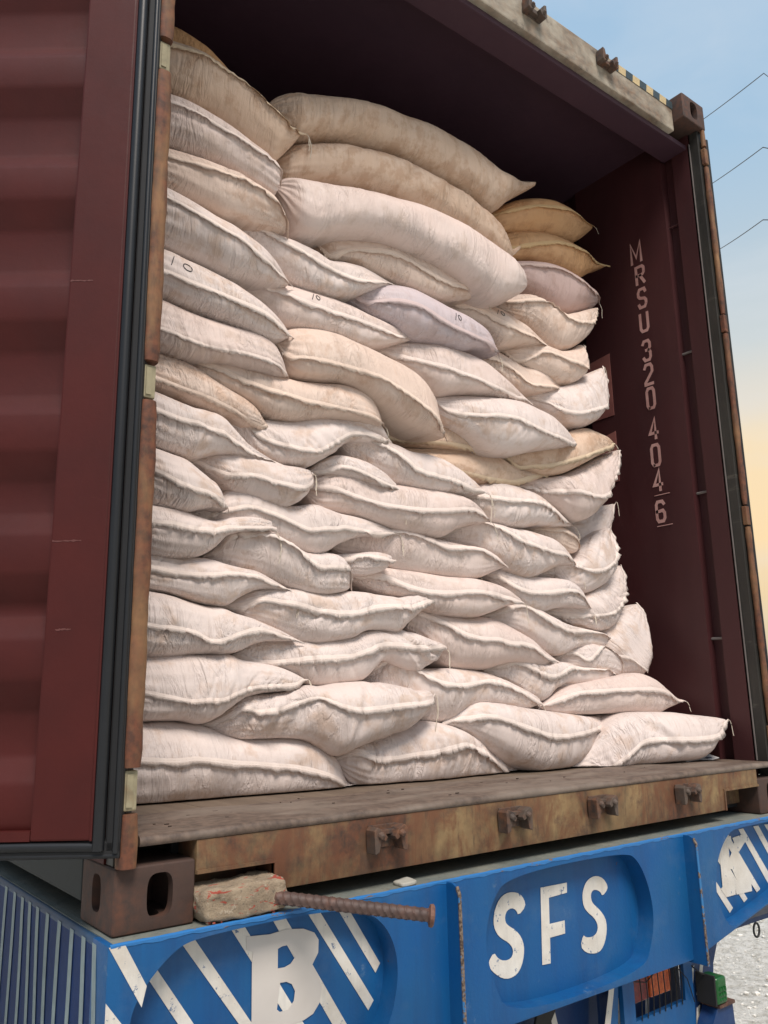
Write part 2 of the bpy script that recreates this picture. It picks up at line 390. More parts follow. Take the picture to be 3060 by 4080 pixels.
# raised lip around each notch
for a_, b_ in (((.164, -.004, .0885), (.345, .010, .0955)), ((.338, -.004, .034), (.345, .010, .0884)), ((2.055, -.004, .0945), (2.275, .010, .1015)), ((2.055, -.004, .034), (2.062, .010, .0944))):
    MB().box(a_, b_).build('notch_lip', sill_mat, box)
# rounded dark tread plate on top of the sill
prof = [(0.0, .1525), (-.004, .157), (-.004, .163), (0.0, .168), (.006, .1705), (.30, .1705), (.30, .1525)]
m = MB(); vsx = []
for x in np.linspace(.045, 2.398, 90):
    w = .0016*math.sin(x*7)+.0013*math.sin(x*23+1)
    vsx += [(x, y, z+w*(1 if z > .16 else 0)) for y, z in prof]
k = len(prof)
m.add(vsx, [(i*k+j, i*k+(j+1) % k, (i+1)*k+(j+1) % k, (i+1)*k+j) for i in range(89) for j in range(k)]+[tuple(range(k)), tuple(range(89*k, 90*k))[::-1]])
m.build('sill_tread_plate', deck_mat, box, smooth=True)
# plywood floor boards
wmn = NM('floor_plywood'); v = wmn.mapv('Object', (9, .8, 1)); a = wmn.noise(v, 3, 6, .6)
ply = wmn.out(wmn.ramp(a, (.3, (.12,.085,.06)), (.7, (.19,.14,.10))), .7, wmn.bump(a, .001))
me = None
for i in range(8):
    x0 = .045+i*.2942
    if me is None:
        m = MB().box((x0+.001, .3005, .13), (x0+.2932, L_-.05, .1665)); bo = m.build('floor_board', ply, box)
    else:
        c = bo.copy(); COL.objects.link(c); c.location = bo.location+Vector((i*.2942, 0, 0)); c.parent = box
    me = True
# sides, roof, front
def corr_profile(y0, y1, inner, outer, pitch=.278, a=.070, s=.068, c=.072):
    pts = []; y = y0
    while y < y1:
        pts += [(y, inner), (y+a, inner), (y+a+s, outer), (y+a+s+c, outer)]; y += pitch
    pts = [p for p in pts if p[0] < y1]+[(y1, inner)]
    return pts
def wall(profile, x_sign, name, mat):
    """profile of (y, x) swept in z"""
    m = MB(); k = len(profile); vs = []
    for z in (.12, 2.835): vs += [(x, y, z) for y, x in profile]
    for z in (.12, 2.835): vs += [(x+x_sign*.004, y, z) for y, x in profile]
    fs = [(i, i+1, k+i+1, k+i) for i in range(k-1)]+[(2*k+i, 3*k+i, 3*k+i+1, 2*k+i+1) for i in range(k-1)]
    m.add(vs, fs); return m.build(name, mat, box)
right = [(.062, 2.395), (.147, 2.395), (.149, 2.426), (.198, 2.426), (.200, 2.386), (.249, 2.385), (.52, 2.385)]
right += [(y, x) for y, x in corr_profile(.60, L_-.1, 2.385, 2.421)]
wall(right, 1, 'side_wall', maroon_in)
left = [(y, W_-x) for y, x in right]
wall(left, -1, 'side_wall', maroon_in)
for zc in (2.40, 1.81, 1.205, .62):
    for xc in (2.412, .026):
        MB().cyl((xc, .145, zc), (xc, .203, zc), .0055, 8).build('lashing_bar', pale_edge if zc < 2 else maroon_in, box)
pr = corr_profile(.25, L_-.1, 2.835, 2.843, .21, .09, .02, .08); k = len(pr)
m = MB(); m.add([(x, y, z) for x in (.012, 2.426) for y, z in pr]+[(x, y, z+.004) for x in (.012, 2.426) for y, z in pr],
    [(i, i+1, k+i+1, k+i) for i in range(k-1)]+[(2*k+i, 3*k+i, 3*k+i+1, 2*k+i+1) for i in range(k-1)])
m.build('roof', dark_in, box)
MB().box((.03, L_-.06, .12), (2.41, L_-.02, 2.85)).build('front_wall', maroon_in, box)
for x0 in (0, W_-.055):
    MB().box((x0, .179, .034), (x0+.055, L_-.179, .118)).build('bottom_rail', rail_mat, box, bevel=.004)
    MB().box((x0+.004, .179, 2.838), (x0+.051, L_-.179, 2.895)).build('top_rail', maroon, box, bevel=.004)
# header beam, set back from the castings
hd = MB().prism([(.163, 2.735), (W_-.163, 2.735), (W_-.163, 2.878), (.163, 2.878)], .050, .150)
hd.build('header_beam', header_mat, box, bevel=.006)
MB().box((.10, .075, 2.712), (2.40, .19, 2.7345)).build('header_lip', dark_in, box, bevel=.005)
MB().box((.05, .152, 2.7355), (2.40, .205, 2.846)).build('header_gusset', dark_in, box)
MB().box((.04, .206, 2.812), (2.398, L_-.2, 2.818)).build('ceiling_sheet', dark_in, box)
hm = [plain('height_mark_black', (.035,.055,.065), .6), plain('height_mark_yellow', (.55,.42,.22), .6)]
for i in range(9):
    x0 = 1.86+i*.046
    MB().add([(x0, .0478, 2.838), (x0+.046, .0478, 2.838), (x0+.052, .0478, 2.874), (x0+.006, .0478, 2.874)], [(0, 1, 2, 3)]).build('height_mark', hm[i % 2], box)
# locking cam keepers
def keeper(x, z, y, flip=1, mat=keeper_mat):
    m = MB()
    m.box((x-.040, y-.004, z-.022), (x+.040, y, z+.028))
    for s in (-1, 1):
        m.prism([(x+s*.048, z+.020*flip), (x+s*.040, z+.028*flip), (x+s*.022, z+.020*flip), (x+s*.010, z+.004*flip), (x+s*.016, z-.004*flip), (x+s*.028, z+.002*flip), (x+s*.034, z-.026*flip), (x+s*.046, z-.030*flip)], y-.038, y-.004)
        m.cyl((x+s*.030, y-.036, z+.010*flip), (x+s*.030, y-.047, z+.006*flip), .010, 8, .006)
    m.box((x-.030, y-.022, z+.012*flip-.004), (x+.030, y-.004, z+.012*flip+.006))
    o = m.build('cam_keeper', mat, box, bevel=.004)
    return o
for x in (.622, 1.041, 1.398, 1.821): keeper(x, .108, 0.0)
for x in (.60, 1.03, 1.395, 1.81): keeper(x, 2.825, .050, -1)
# corner posts
for s in (-1, 1):
    X0 = lambda x: x if s < 0 else W_-x
    a, b = sorted((X0(.004), X0(.036)))
    MB().box((a, .022, .119), (b, .060, H_-.119)).build('corner_post', olive_mat, box, bevel=.002)
    a, b = sorted((X0(.000), X0(.009)))
    MB().box((a, .0605, .119), (b, .176, H_-.119)).build('post_outer_plate', maroon, box)
    a, b = sorted((X0(.034), X0(.043)))
    MB().box((a, .060, .171), (b, .068, 2.73)).build('post_inner_edge', pale_edge, box)
    for z0, z1 in ((.119, .215), (.299, 1.036), (1.124, 1.836), (1.924, 2.60), (2.70, 2.777)):
        m = MB(); k = 14; vs = []; zs = np.linspace(z0, z1, max(3, int((z1-z0)/.03)))
        for q, z in enumerate(zs):
            e = 1-.12*(q in (0, len(zs)-1))
            j = .0009*math.sin(z*31+s)+.0007*math.sin(z*77)
            for t in range(k):
                an = 2*math.pi*t/k
                cx_, rx_, cy_, ry_ = (.0185, .0195, -.004, .021) if s < 0 else (.0125, .0115, .010, .010)
                vs.append((X0(cx_)+(rx_*e+j)*math.copysign(abs(math.cos(an))**.7, math.cos(an)), cy_+(ry_*e+j)*math.copysign(abs(math.sin(an))**.7, math.sin(an)), z))
        fs = [(q*k+t, q*k+(t+1) % k, (q+1)*k+(t+1) % k, (q+1)*k+t) for q in range(len(zs)-1) for t in range(k)]+[tuple(range(k))[::-1], tuple(range(len(vs)-k, len(vs)))]
        m.add(vs, fs).build('post_bar', post_mat, box, smooth=True)
    for zc in (.257, 1.08, 1.88, 2.65):
        a, b = sorted((X0(.006), X0(.032)))
        if s > 0:
            MB().box((2.412, .001, zc-.037), (2.436, .020, zc+.037)).build('hinge_block', post_mat, box, bevel=.003); continue
        hb = MB().box((a, -.012, zc-.037), (b, .020, zc+.037)).build('hinge_block', cream_mat, box, bevel=.004)
        MB().box((a+.004, -.0145, zc-.030), (b-.010, -.0125, zc+.030)).build('hinge_plate', cream_mat, hb)
# identification letters on the right wall (face towards -x)
GL = {'M': [[(0,0),(0,1),(.5,.25),(1,1),(1,0)]], 'R': [[(0,0),(0,1),(.8,1),(1,.88),(1,.62),(.8,.5),(0,.5)],[(.45,.5),(1,0)]],
 'S': [[(1,.82),(.85,1),(.2,1),(0,.82),(0,.65),(.2,.53),(.8,.46),(1,.34),(1,.18),(.8,0),(.15,0),(0,.18)]],
 'U': [[(0,1),(0,.15),(.2,0),(.8,0),(1,.15),(1,1)]], '3': [[(0,.85),(.2,1),(.8,1),(1,.85),(1,.65),(.75,.52),(.4,.52)],[(.75,.52),(1,.38),(1,.15),(.8,0),(.2,0),(0,.15)]],
 '2': [[(0,.82),(.2,1),(.8,1),(1,.85),(1,.62),(0,.1),(0,0),(1,0)]], '0': [[(.2,0),(0,.15),(0,.85),(.2,1),(.8,1),(1,.85),(1,.15),(.8,0),(.2,0)]],
 '4': [[(.72,0),(.72,1),(0,.28),(1,.28)]], '6': [[(1,.85),(.8,1),(.2,1),(0,.85),(0,.15),(.2,0),(.8,0),(1,.15),(1,.4),(.8,.54),(0,.5)]],
 '1': [[(.4,0),(.55,1)]]}
def strokes(paths, w, put, mb, lift=0.0):
    """flat strokes: put maps (a, b) to a point, each stroke a mitred ribbon"""
    for p in paths:
        k = len(p); L = []; Rr = []
        for i in range(k):
            a = Vector(p[max(i-1, 0)]); b = Vector(p[i]); c = Vector(p[min(i+1, k-1)])
            d1 = (b-a).normalized() if i else (c-b).normalized(); d2 = (c-b).normalized() if i < k-1 else d1
            d = (d1+d2); d = d.normalized() if d.length > .2 else d1
            nrm = Vector((-d.y, d.x)); sc = min(1.7, 1/max(.45, nrm.dot(Vector((-d1.y, d1.x)))))
            q = b.copy()
            if i == 0: q -= d1*w*.3
            if i == k-1: q += d1*w*.3
            L.append(put(*(q+nrm*w*.5*sc))); Rr.append(put(*(q-nrm*w*.5*sc)))
        n0 = k
        mb.add(L+Rr, [(i, i+1, n0+i+1, n0+i) for i in range(k-1)])
rows = [('M',2.404,2.294,.062),('R',2.283,2.188,.052),('S',2.174,2.074,.050),('U',2.057,1.961,.050),('3',1.927,1.824,.048),('2',1.817,1.714,.050),('0',1.708,1.605,.048),('4',1.570,1.467,.052),('0',1.453,1.350,.050),('4',1.343,1.240,.052),('6',1.206,1.108,.050)]
for ch, z1, z0, w in rows:
    yc = .352+(1.70-z0)*.006
    if ch == 'M': yc += .012
    m = MB(); h = z1-z0
    sc = [[(.0065+a*(w-.013), .007+b*(h-.014)) for a, b in path] for path in GL[ch]]
    strokes(sc, .0135, lambda a, b: Vector((2.3835, yc+w/2-a, z0+b)), m)
    m.build('wall_letter', letter, box)
m = MB()
for z in (1.094, 1.226): m.box((2.3828, .305, z), (2.3845, .378, z+.003))
m.build('wall_letter_frame', letter, box)
# paper notice stuck on the right wall, mostly behind the sacks
pm = NM('faded_pink_notice'); v = pm.mapv('Object'); a = pm.noise(v, 7, 5)
sticker_mat = pm.out(pm.mix(pm.ramp(a, (.4, 0.), (.7, 1.)), (.26,.10,.085), (.16,.055,.05)), .6)
for y0, y1, z0, z1, lb in ((.545, .72, 1.635, 1.93, 'large faded pink paper notice on the right wall behind the sacks'), (.545, .66, 1.33, 1.56, 'smaller faded pink notice lower on the right wall behind the sacks')):
    o = MB().add([(2.3822, y0, z0), (2.3822, y1, z0), (2.3822, y1, z1-.02), (2.3822, y0, z1), (2.3842, y0, z0), (2.3842, y1, z0), (2.3842, y1, z1-.02), (2.3842, y0, z1)],
      [(0,1,2,3),(4,7,6,5),(0,4,5,1),(1,5,6,2),(2,6,7,3),(3,7,4,0)]).build('paper_notice', sticker_mat, None, loc=(2.383, (y0+y1)/2, z0))
    tag(o, lb, 'notice')
    if z0 > 1.6:
        m = MB(); m.box((2.3806, .60, 1.862), (2.3821, .62, 1.865)).box((2.3806, .60, 1.843), (2.3821, .62, 1.846)).box((2.3806, .60, 1.8465), (2.3821, .603, 1.8615)).box((2.3806, .617, 1.8465), (2.3821, .62, 1.8615))
        m.build('printed_mark', maroon, o)

# ------------------------------------------------------------------ left door, swung wide open (two levels: container > door > pieces)
TH = R(37.8)
dv = Vector((-math.cos(TH), math.sin(TH), 0)); dn = Vector((-math.sin(TH), -math.cos(TH), 0))   # along the leaf, and towards the viewer
def dpt(u, v_, z): return Vector((0.0, -.03, 0))+dv*u+dn*v_+Vector((0, 0, z))
def dbox(m, u0, u1, v0, v1, z0, z1):
    p = [dpt(u, v_, z) for z in (z0, z1) for u, v_ in ((u0, v0), (u1, v0), (u1, v1), (u0, v1))]
    return m.add(p, [(0,3,2,1),(4,5,6,7),(0,1,5,4),(1,2,6,5),(2,3,7,6),(3,0,4,7)])
ZB, ZT = .173, 2.72
# corrugated panel
prof = [(ZB+.02, -.048)]; z = 2.70; pts = []
tops = [2.505, 2.21, 1.922, 1.635, 1.345, 1.055, .80, .591, .32]
for zt in tops:
    pts += [(zt, -.048), (zt-.044, -.014), (zt-.125, -.014), (zt-.185, -.048)]
pts = [(2.71, -.048)]+pts+[(.19, -.048)]
pts = [p for i, p in enumerate(pts) if i == 0 or p[0] < pts[i-1][0]]
def soft(pts, k=2):
    for _ in range(k):
        q = [pts[0]]
        for i in range(len(pts)-1):
            a, c = pts[i], pts[i+1]; q += [(a[0]*.9+c[0]*.1, a[1]*.9+c[1]*.1), (a[0]*.1+c[0]*.9, a[1]*.1+c[1]*.9)]
        pts = q+[pts[-1]]
    return pts
pts = soft(pts, 1)
m = MB(); k = len(pts); us = [.168, 1.16]
vs = [dpt(u, v_, z) for u in us for z, v_ in pts]+[dpt(u, v_-.003, z) for u in us for z, v_ in pts]
fs = [(i, i+1, k+i+1, k+i) for i in range(k-1)]+[(2*k+i, 3*k+i, 3*k+i+1, 2*k+i+1) for i in range(k-1)]
door = m.add(vs, fs).build('door_panel', maroon, box, smooth=True)
m = MB(); dbox(m, .060, .171, -.052, 0, ZB, ZT); m.build('door_stile', maroon, door, bevel=.004)
m = MB(); dbox(m, 1.158, 1.20, -.052, 0, ZB, ZT); m.build('door_stile', maroon, door, bevel=.004)
m = MB(); dbox(m, .1715, 1.157, -.052, -.001, ZB, ZB+.018); dbox(m, .1715, 1.157, -.052, -.001, 2.70, ZT); m.build('door_rail', maroon, door)
m = MB(); dbox(m, .0555, .0598, -.048, .0025, ZB, ZT); m.build('door_stile_edge', maroon, door)
m = MB(); dbox(m, .006, .034, -.045, -.006, .150, ZT+.02); dbox(m, .006, 1.20, -.045, -.006, .140, ZB-.001); m.build('gasket_base', rubber_flat, door, bevel=.004)
m = MB()
m.tube([dpt(.0452, -.004, z) for z in np.linspace(.155, ZT+.02, 40)], .0112, 14)
m.tube([dpt(.014, -.006, z) for z in np.linspace(.150, ZT+.02, 40)], .0055, 10)
m.build('gasket_lip', rubber, door, smooth=True)
m = MB()
m.tube([dpt(u, -.008, .160+.002*math.sin(u*9)) for u in np.linspace(.04, 1.2, 40)], .0095, 12)
m.tube([dpt(u, -.010, .145) for u in np.linspace(.01, 1.2, 40)], .0050, 10)
m.build('gasket_lip', rubber, door, smooth=True)
# scrape marks across the door stile
sm_ = plain('door_scrape', (.12,.034,.028), .6)
for (u0, u1, z) in ((.11,.168,.735),(.12,.15,.56),(.12,.168,1.30)):
    m = MB(); r_ = random.Random(int(z*1000)); q = []
    uu = np.linspace(u0, u1, 12)
    up = [dpt(u, .0006, z+.001+r_.uniform(.0, .0022)) for u in uu]; lo = [dpt(u, .0006, z-r_.uniform(0, .0022)) for u in uu]
    m.add(up+lo, [(i, i+1, 13+i, 12+i) for i in range(11)]); m.build('scrape_mark', sm_, door)
# right door leaf folded flat along the outside of the right wall
m = MB().box((2.448, .03, .17), (2.492, 1.20, 2.72)); d2 = m.build('door_panel', maroon, box, bevel=.004)
m = MB(); m.tube([(2.447, .012, z) for z in np.linspace(.15, 2.74, 40)], .010, 10); m.box((2.442, .0235, .15), (2.47, .0295, 2.74)); m.build('gasket_lip', rubber_flat, d2)

# ------------------------------------------------------------------ trailer bolster and chassis
tr = empty('trailer', (1.219, 0, -.36), 'blue painted flatbed trailer with hand lettered rear bolster under the container', 'trailer')
YF, YB = -.040, .010
XL, XR = -.020, 2.460
MB().box((XL+.012, YF+.006, -.014), (XR-.012, 1.35, -.001)).build('bolster_top', dusty, tr)
# front plate outline; lower edge slopes up at both ends
outer = [(XL, -.0015), (XR, -.0015), (XR, -.215), (1.756, -.352), (.700, -.352), (XL, -.215)]
plate = MB().prism(outer, YF, YB+.030).mesh('plate', bevel=.003)
rec1 = smooth_poly([(.020,-.115), (.100,-.028), (.170,-.014), (.50,-.014), (.600,-.060), (.640,-.160), (.600,-.290), (.50,-.325), (.20,-.240), (.035,-.190)], 3)
rec2 = [(.985,-.018), (1.46,-.018), (1.515,-.050), (1.553,-.120), (1.568,-.200), (1.548,-.270), (1.500,-.338), (.965,-.338), (.915,-.235), (.895,-.150), (.925,-.070)]
rec3 = smooth_poly([(1.93,-.075), (2.00,-.022), (2.06,-.016), (2.38,-.016), (2.43,-.03), (2.43,-.20), (2.40,-.219), (1.990,-.302), (1.94,-.292), (1.895,-.215), (1.895,-.15)], 2)
cutters = [MB().prism(r, YF-.02, YB+.001) for r in (rec1, smooth_poly(rec2, 3), rec3)]
plate = cut(plate, cutters)
link_mesh('bolster_face', plate, blue, tr)
# upright ribs with rounded top corner
for x in (.783, 1.745):
    pr_ = [(.03, -.004), (YF-.020, -.004), (YF-.034, -.010), (YF-.042, -.026), (YF-.046, -.360), (.03, -.362)]
    m = MB(); m.add([(x-.0035, y, z) for y, z in pr_]+[(x+.0035, y, z) for y, z in pr_], [tuple(range(6)), tuple(range(6, 12))[::-1]]+[(i, i+6, (i+1) % 6+6, (i+1) % 6) for i in range(6)])
    rb = m.build('face_rib', blue, tr, bevel=.0015)
    m = MB(); m.add([(x-.0045, y, z) for y, z in ((YF-.0345,-.0095),(YF-.0425,-.0255),(YF-.0468,-.360),(YF-.0440,-.360),(YF-.040,-.030),(YF-.0325,-.014))]+[(x+.0045, y, z) for y, z in ((YF-.0345,-.0095),(YF-.0425,-.0255),(YF-.0468,-.360),(YF-.0440,-.360),(YF-.040,-.030),(YF-.0325,-.014))],
      [tuple(range(6)), tuple(range(6, 12))[::-1]]+[(i, i+6, (i+1) % 6+6, (i+1) % 6) for i in range(6)])
    m.build('rib_edge', edge_blue, rb)
# bright scuffed top front edge
m = MB(); n_ = 160; vs = []
for i in range(n_):
    x = XL+.004+(XR-XL-.008)*i/(n_-1); w = .0012*math.sin(x*61)+.0010*math.sin(x*143+1)
    vs += [(x, YF-.0010, -.0075+w), (x, YF-.0014, -.0020), (x, YF+.0030, .0002), (x, YF+.0075+w*2, -.0006)]
m.add(vs, [(i*4+j, i*4+j+1, i*4+5+j, i*4+4+j) for i in range(n_-1) for j in range(3)]); m.build('scuffed_top_edge', edge_blue2, tr)
# painted stripes and letters (thin coats of paint on the recess floors)
def clip(poly, cp):
    out = list(poly); n = len(cp)
    ar = sum(cp[i][0]*cp[(i+1) % n][1]-cp[(i+1) % n][0]*cp[i][1] for i in range(n)); sg = 1 if ar > 0 else -1
    for i in range(n):
        a, b = cp[i], cp[(i+1) % n]; inp = out; out = []
        def side(p): return sg*((b[0]-a[0])*(p[1]-a[1])-(b[1]-a[1])*(p[0]-a[0]))
        for j in range(len(inp)):
            p, q = inp[j], inp[(j+1) % len(inp)]; sp, sq = side(p), side(q)
            if sp >= 0: out.append(p)
            if (sp > 0) != (sq > 0) and abs(sp-sq) > 1e-12:
                t = sp/(sp-sq); out.append((p[0]+t*(q[0]-p[0]), p[1]+t*(q[1]-p[1])))
        if not out: return []
    return out
def hull(p):
    p = sorted(p); L = []
    for s_ in (p, p[::-1]):
        h = []
        for q in s_:
            while len(h) > 1 and (h[-1][0]-h[-2][0])*(q[1]-h[-2][1])-(h[-1][1]-h[-2][1])*(q[0]-h[-2][0]) <= 0: h.pop()
            h.append(q)
        L += h[:-1]
    return L
def coat(name, poly, y, mat, parent=tr, holes=None, t=.0008):
    me = MB().prism(poly, y-t, y).mesh(name)
    if holes: me = cut(me, [MB().prism(h, y-.01, y+.01) for h in holes])
    return link_mesh(name, me, mat, parent)
YP = YB+.0004
st1 = [[(.081,-.089),(.097,-.075),(.176,-.186),(.155,-.195)],[(.149,-.044),(.173,-.037),(.319,-.237),(.29,-.231)],[(.248,-.028),(.279,-.029),(.439,-.265),(.408,-.258)],
 [(.345,-.029),(.376,-.03),(.547,-.291),(.509,-.282)],[(.431,-.03),(.46,-.029),(.6,-.23),(.585,-.247)],[(.505,-.029),(.536,-.036),(.619,-.159),(.606,-.176)]]
def extend(q, up=.03, dn_=.06):
    a, b, c, d = [Vector(p) for p in q]; e = (c-b).normalized(); g = (d-a).normalized()
    return [tuple(a-g*up), tuple(b-e*up), tuple(c+e*dn_), tuple(d+g*dn_)]
h1 = hull(rec1); h3 = hull(rec3)
def shrink(h, k=.985):
    cx = sum(p[0] for p in h)/len(h); cz = sum(p[1] for p in h)/len(h)
    return [(cx+(p[0]-cx)*k, cz+(p[1]-cz)*k) for p in h]
for i, q in enumerate(st1):
    p = clip(extend(q, .03, .16 if i < 4 else 0.0), shrink(h1))
    if p: coat('white_stripe', p, YP-.0002, white_paint)
coat('white_stripe', [(-.019,-.003),(.011,-.004),(.054,-.079),(.046,-.112)], YF-.0004, white_paint)
coat('white_stripe', [(-.0195,-.092),(.010,-.130),(.060,-.205),(.045,-.228),(-.0195,-.215)], YF-.0004, white_paint)
Bp = [(.281,-.046),(.335,-.051),(.376,-.048),(.417,-.054),(.444,-.066),(.455,-.082),(.454,-.107),(.439,-.128),(.455,-.152),(.463,-.178),(.457,-.205),(.441,-.222),(.418,-.229),(.377,-.231),(.285,-.231),(.283,-.214),(.296,-.205),(.296,-.192),(.295,-.099),(.297,-.078),(.282,-.071)]
greyw = NM('greyed_white_letter'); v = greyw.mapv('Object'); nw = greyw.noise(v, 8, 5)
greyw = greyw.out(greyw.mix(greyw.ramp(nw, (.3, 0.), (.7, 1.)), (.56,.52,.48), (.50,.46,.42)), .5)
coat('painted_letter', Bp, YP-.0012, greyw, holes=[[(.355,-.082),(.365,-.079),(.38,-.079),(.396,-.106),(.386,-.116),(.371,-.12),(.355,-.119)], [(.361,-.147),(.376,-.148),(.389,-.155),(.397,-.17),(.394,-.188),(.381,-.201),(.361,-.201),(.354,-.195)]])
S1 = [(.952,-.222),(.973,-.201),(.987,-.219),(1.009,-.228),(1.032,-.227),(1.041,-.216),(1.039,-.202),(1.025,-.188),(1.0,-.174),(.986,-.161),(.977,-.143),(.977,-.123),(.985,-.101),(1.001,-.082),(1.023,-.073),(1.049,-.073),(1.075,-.081),(1.09,-.097),(1.094,-.115),(1.066,-.132),(1.059,-.118),(1.043,-.11),(1.025,-.114),(1.017,-.126),(1.018,-.14),(1.028,-.15),(1.053,-.164),(1.072,-.183),(1.081,-.205),(1.079,-.228),(1.068,-.252),(1.05,-.267),(1.024,-.271),(.999,-.266),(.975,-.251),(.958,-.236)]
Fp = [(1.154,-.078),(1.259,-.08),(1.257,-.105),(1.184,-.107),(1.181,-.171),(1.241,-.172),(1.24,-.204),(1.18,-.204),(1.177,-.265),(1.145,-.263)]
S2 = [(1.299,-.247),(1.313,-.22),(1.323,-.228),(1.347,-.232),(1.366,-.228),(1.376,-.217),(1.375,-.202),(1.364,-.186),(1.336,-.166),(1.322,-.15),(1.319,-.127),(1.325,-.106),(1.341,-.088),(1.364,-.08),(1.389,-.08),(1.413,-.09),(1.429,-.108),(1.43,-.121),(1.405,-.136),(1.397,-.123),(1.382,-.116),(1.366,-.114),(1.356,-.122),(1.355,-.136),(1.362,-.149),(1.391,-.17),(1.411,-.193),(1.415,-.216),(1.409,-.241),(1.394,-.264),(1.373,-.275),(1.345,-.273),(1.319,-.265)]
for P_ in (smooth_poly(S1, 1), Fp, smooth_poly(S2, 1)): coat('painted_letter', P_, YP-.0004, white_paint)
Kp = [(1.998,-.049),(2.086,-.05),(2.087,-.064),(2.096,-.076),(2.102,-.073),(2.094,-.057),(2.139,-.054),(2.159,-.052),(2.178,-.074),(2.162,-.082),(2.124,-.105),(2.23,-.236),(2.209,-.242),(2.18,-.211),(2.181,-.234),(2.085,-.231),(2.081,-.214),(2.08,-.23),(2.024,-.23),(1.996,-.202),(2.008,-.197),(2.009,-.129),(2.008,-.093),(1.996,-.073)]
ks = [[(1.92,-.115),(1.912,-.137),(2.036,-.279),(2.057,-.267)],[(1.955,-.07),(1.975,-.055),(2.149,-.253),(2.126,-.261)],[(2.032,-.033),(2.064,-.034),(2.234,-.234),(2.211,-.241)],[(2.138,-.035),(2.168,-.035),(2.315,-.21),(2.287,-.224)],[(2.233,-.035),(2.266,-.036),(2.39,-.19),(2.37,-.21)],[(2.305,-.036),(2.338,-.039),(2.42,-.13),(2.42,-.165)]]
for q in ks:
    p = clip(q, shrink(h3, .99))
    if p: coat('white_stripe', p, YP-.0002, white_paint)
coat('white_stripe', [(1.904,-.198),(1.979,-.280),(1.962,-.284),(1.924,-.252),(1.911,-.228)], YP-.0002, white_paint)
coat('painted_letter', Kp, YP-.0012, white_paint, holes=[[(2.066,-.084),(2.081,-.102),(2.065,-.117)], [(2.064,-.15),(2.073,-.152),(2.095,-.189)]])
# left side of the bolster with thin hand painted stripes
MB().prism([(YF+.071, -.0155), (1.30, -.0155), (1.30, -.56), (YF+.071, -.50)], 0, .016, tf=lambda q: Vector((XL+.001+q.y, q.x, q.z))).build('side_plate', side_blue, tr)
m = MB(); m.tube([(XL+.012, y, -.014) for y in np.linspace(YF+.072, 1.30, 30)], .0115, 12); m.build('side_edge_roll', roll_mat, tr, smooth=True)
for i in range(17):
    y0 = .030+i*.070; m = MB(); vs = []; k = 14
    for j in range(k):
        t = j/(k-1); z = -.010-.48*t; w = .022*(1-.15*t); yy = y0-.030*t-.012*math.sin(t*3+i)
        xo = XL-.0008 if t > .03 else XL-.0002
        vs += [(xo, yy-w/2, z), (xo, yy+w/2, z)]
    m.add(vs, [(2*j, 2*j+1, 2*j+3, 2*j+2) for j in range(k-1)]); m.build('side_stripe', stripe_dull, tr)
# underside structure
MB().box((.00, .0415, -.345), (2.44, .36, -.33)).build('bolster_bottom', navy, tr)
for x in (.72, 1.66): MB().box((x, .365, -.62), (x+.12, 9.8, -.02)).build('chassis_beam', navy, tr)
for i in range(6): MB().box((.05, 1.6+i*1.55, -.22), (2.39, 1.72+i*1.55, -.05)).build('cross_member', navy, tr)
# rear light board, lamps, stripes
LB = .050
board = cut(MB().prism([(1.500,-.348), (1.845,-.348), (1.835,-.70), (1.500,-.70)], LB-.012, LB+.004).mesh('lb'), [MB().prism([(1.552,-.385), (1.800,-.378), (1.797,-.490), (1.552,-.494)], LB-.05, LB+.05)])
lb = link_mesh('light_board', board, blue, tr)
MB().box((1.50, LB+.075, -.60), (1.90, LB+.083, -.352)).build('light_board_back', navy, lb)
MB().box((.86, .30, -.80), (2.06, .31, -.346)).build('rear_panel', navy, tr)
red = NM('red_lens'); vv = red.noise(red.mapv('Object', (1,1,1)), 90, 2); red = red.out(red.mix(red.ramp(vv, (.4, 0.), (.6, 1.)), (.22,.012,.012), (.13,.008,.010)), .25)
amb = NM('amber_lens'); vv = amb.noise(amb.mapv('Object', (1,1,1)), 90, 2); amb = amb.out(amb.mix(amb.ramp(vv, (.4, 0.), (.6, 1.)), (.60,.11,.012), (.42,.06,.008)), .25)
MB().box((1.553, LB+.010, -.462), (1.652, LB+.045, -.372)).build('tail_lamp', red, tr, bevel=.008, seg=3)
MB().box((1.659, LB+.010, -.462), (1.765, LB+.045, -.362)).build('turn_lamp', amb, tr, bevel=.008, seg=3)
for i in range(8):
    x = 1.578+i*.0285
    m = MB(); m.tube([(x, LB-.014, -.376), (x+.001, LB-.016, -.44), (x-.001, LB-.014, -.497)], .0018, 6); m.build('lamp_guard_wire', black, lb)
m = MB(); m.tube([(1.552, LB-.016, -.39), (1.60, LB-.02, -.40), (1.66, LB-.018, -.377), (1.75, LB-.018, -.385), (1.80, LB-.022, -.43), (1.83, LB-.02, -.50)], .0016, 6); m.tube([(1.83, LB-.02, -.40), (1.86, LB-.03, -.425), (1.90, LB-.03, -.44)], .0022, 6); m.build('loose_cable', black, tr)
for x in (1.585, 1.64, 1.72):
    coat('light_board_stripe', [(x, -.462), (x+.018, -.462), (x+.006, -.55), (x-.012, -.55)], LB+.0745, white_paint, lb)
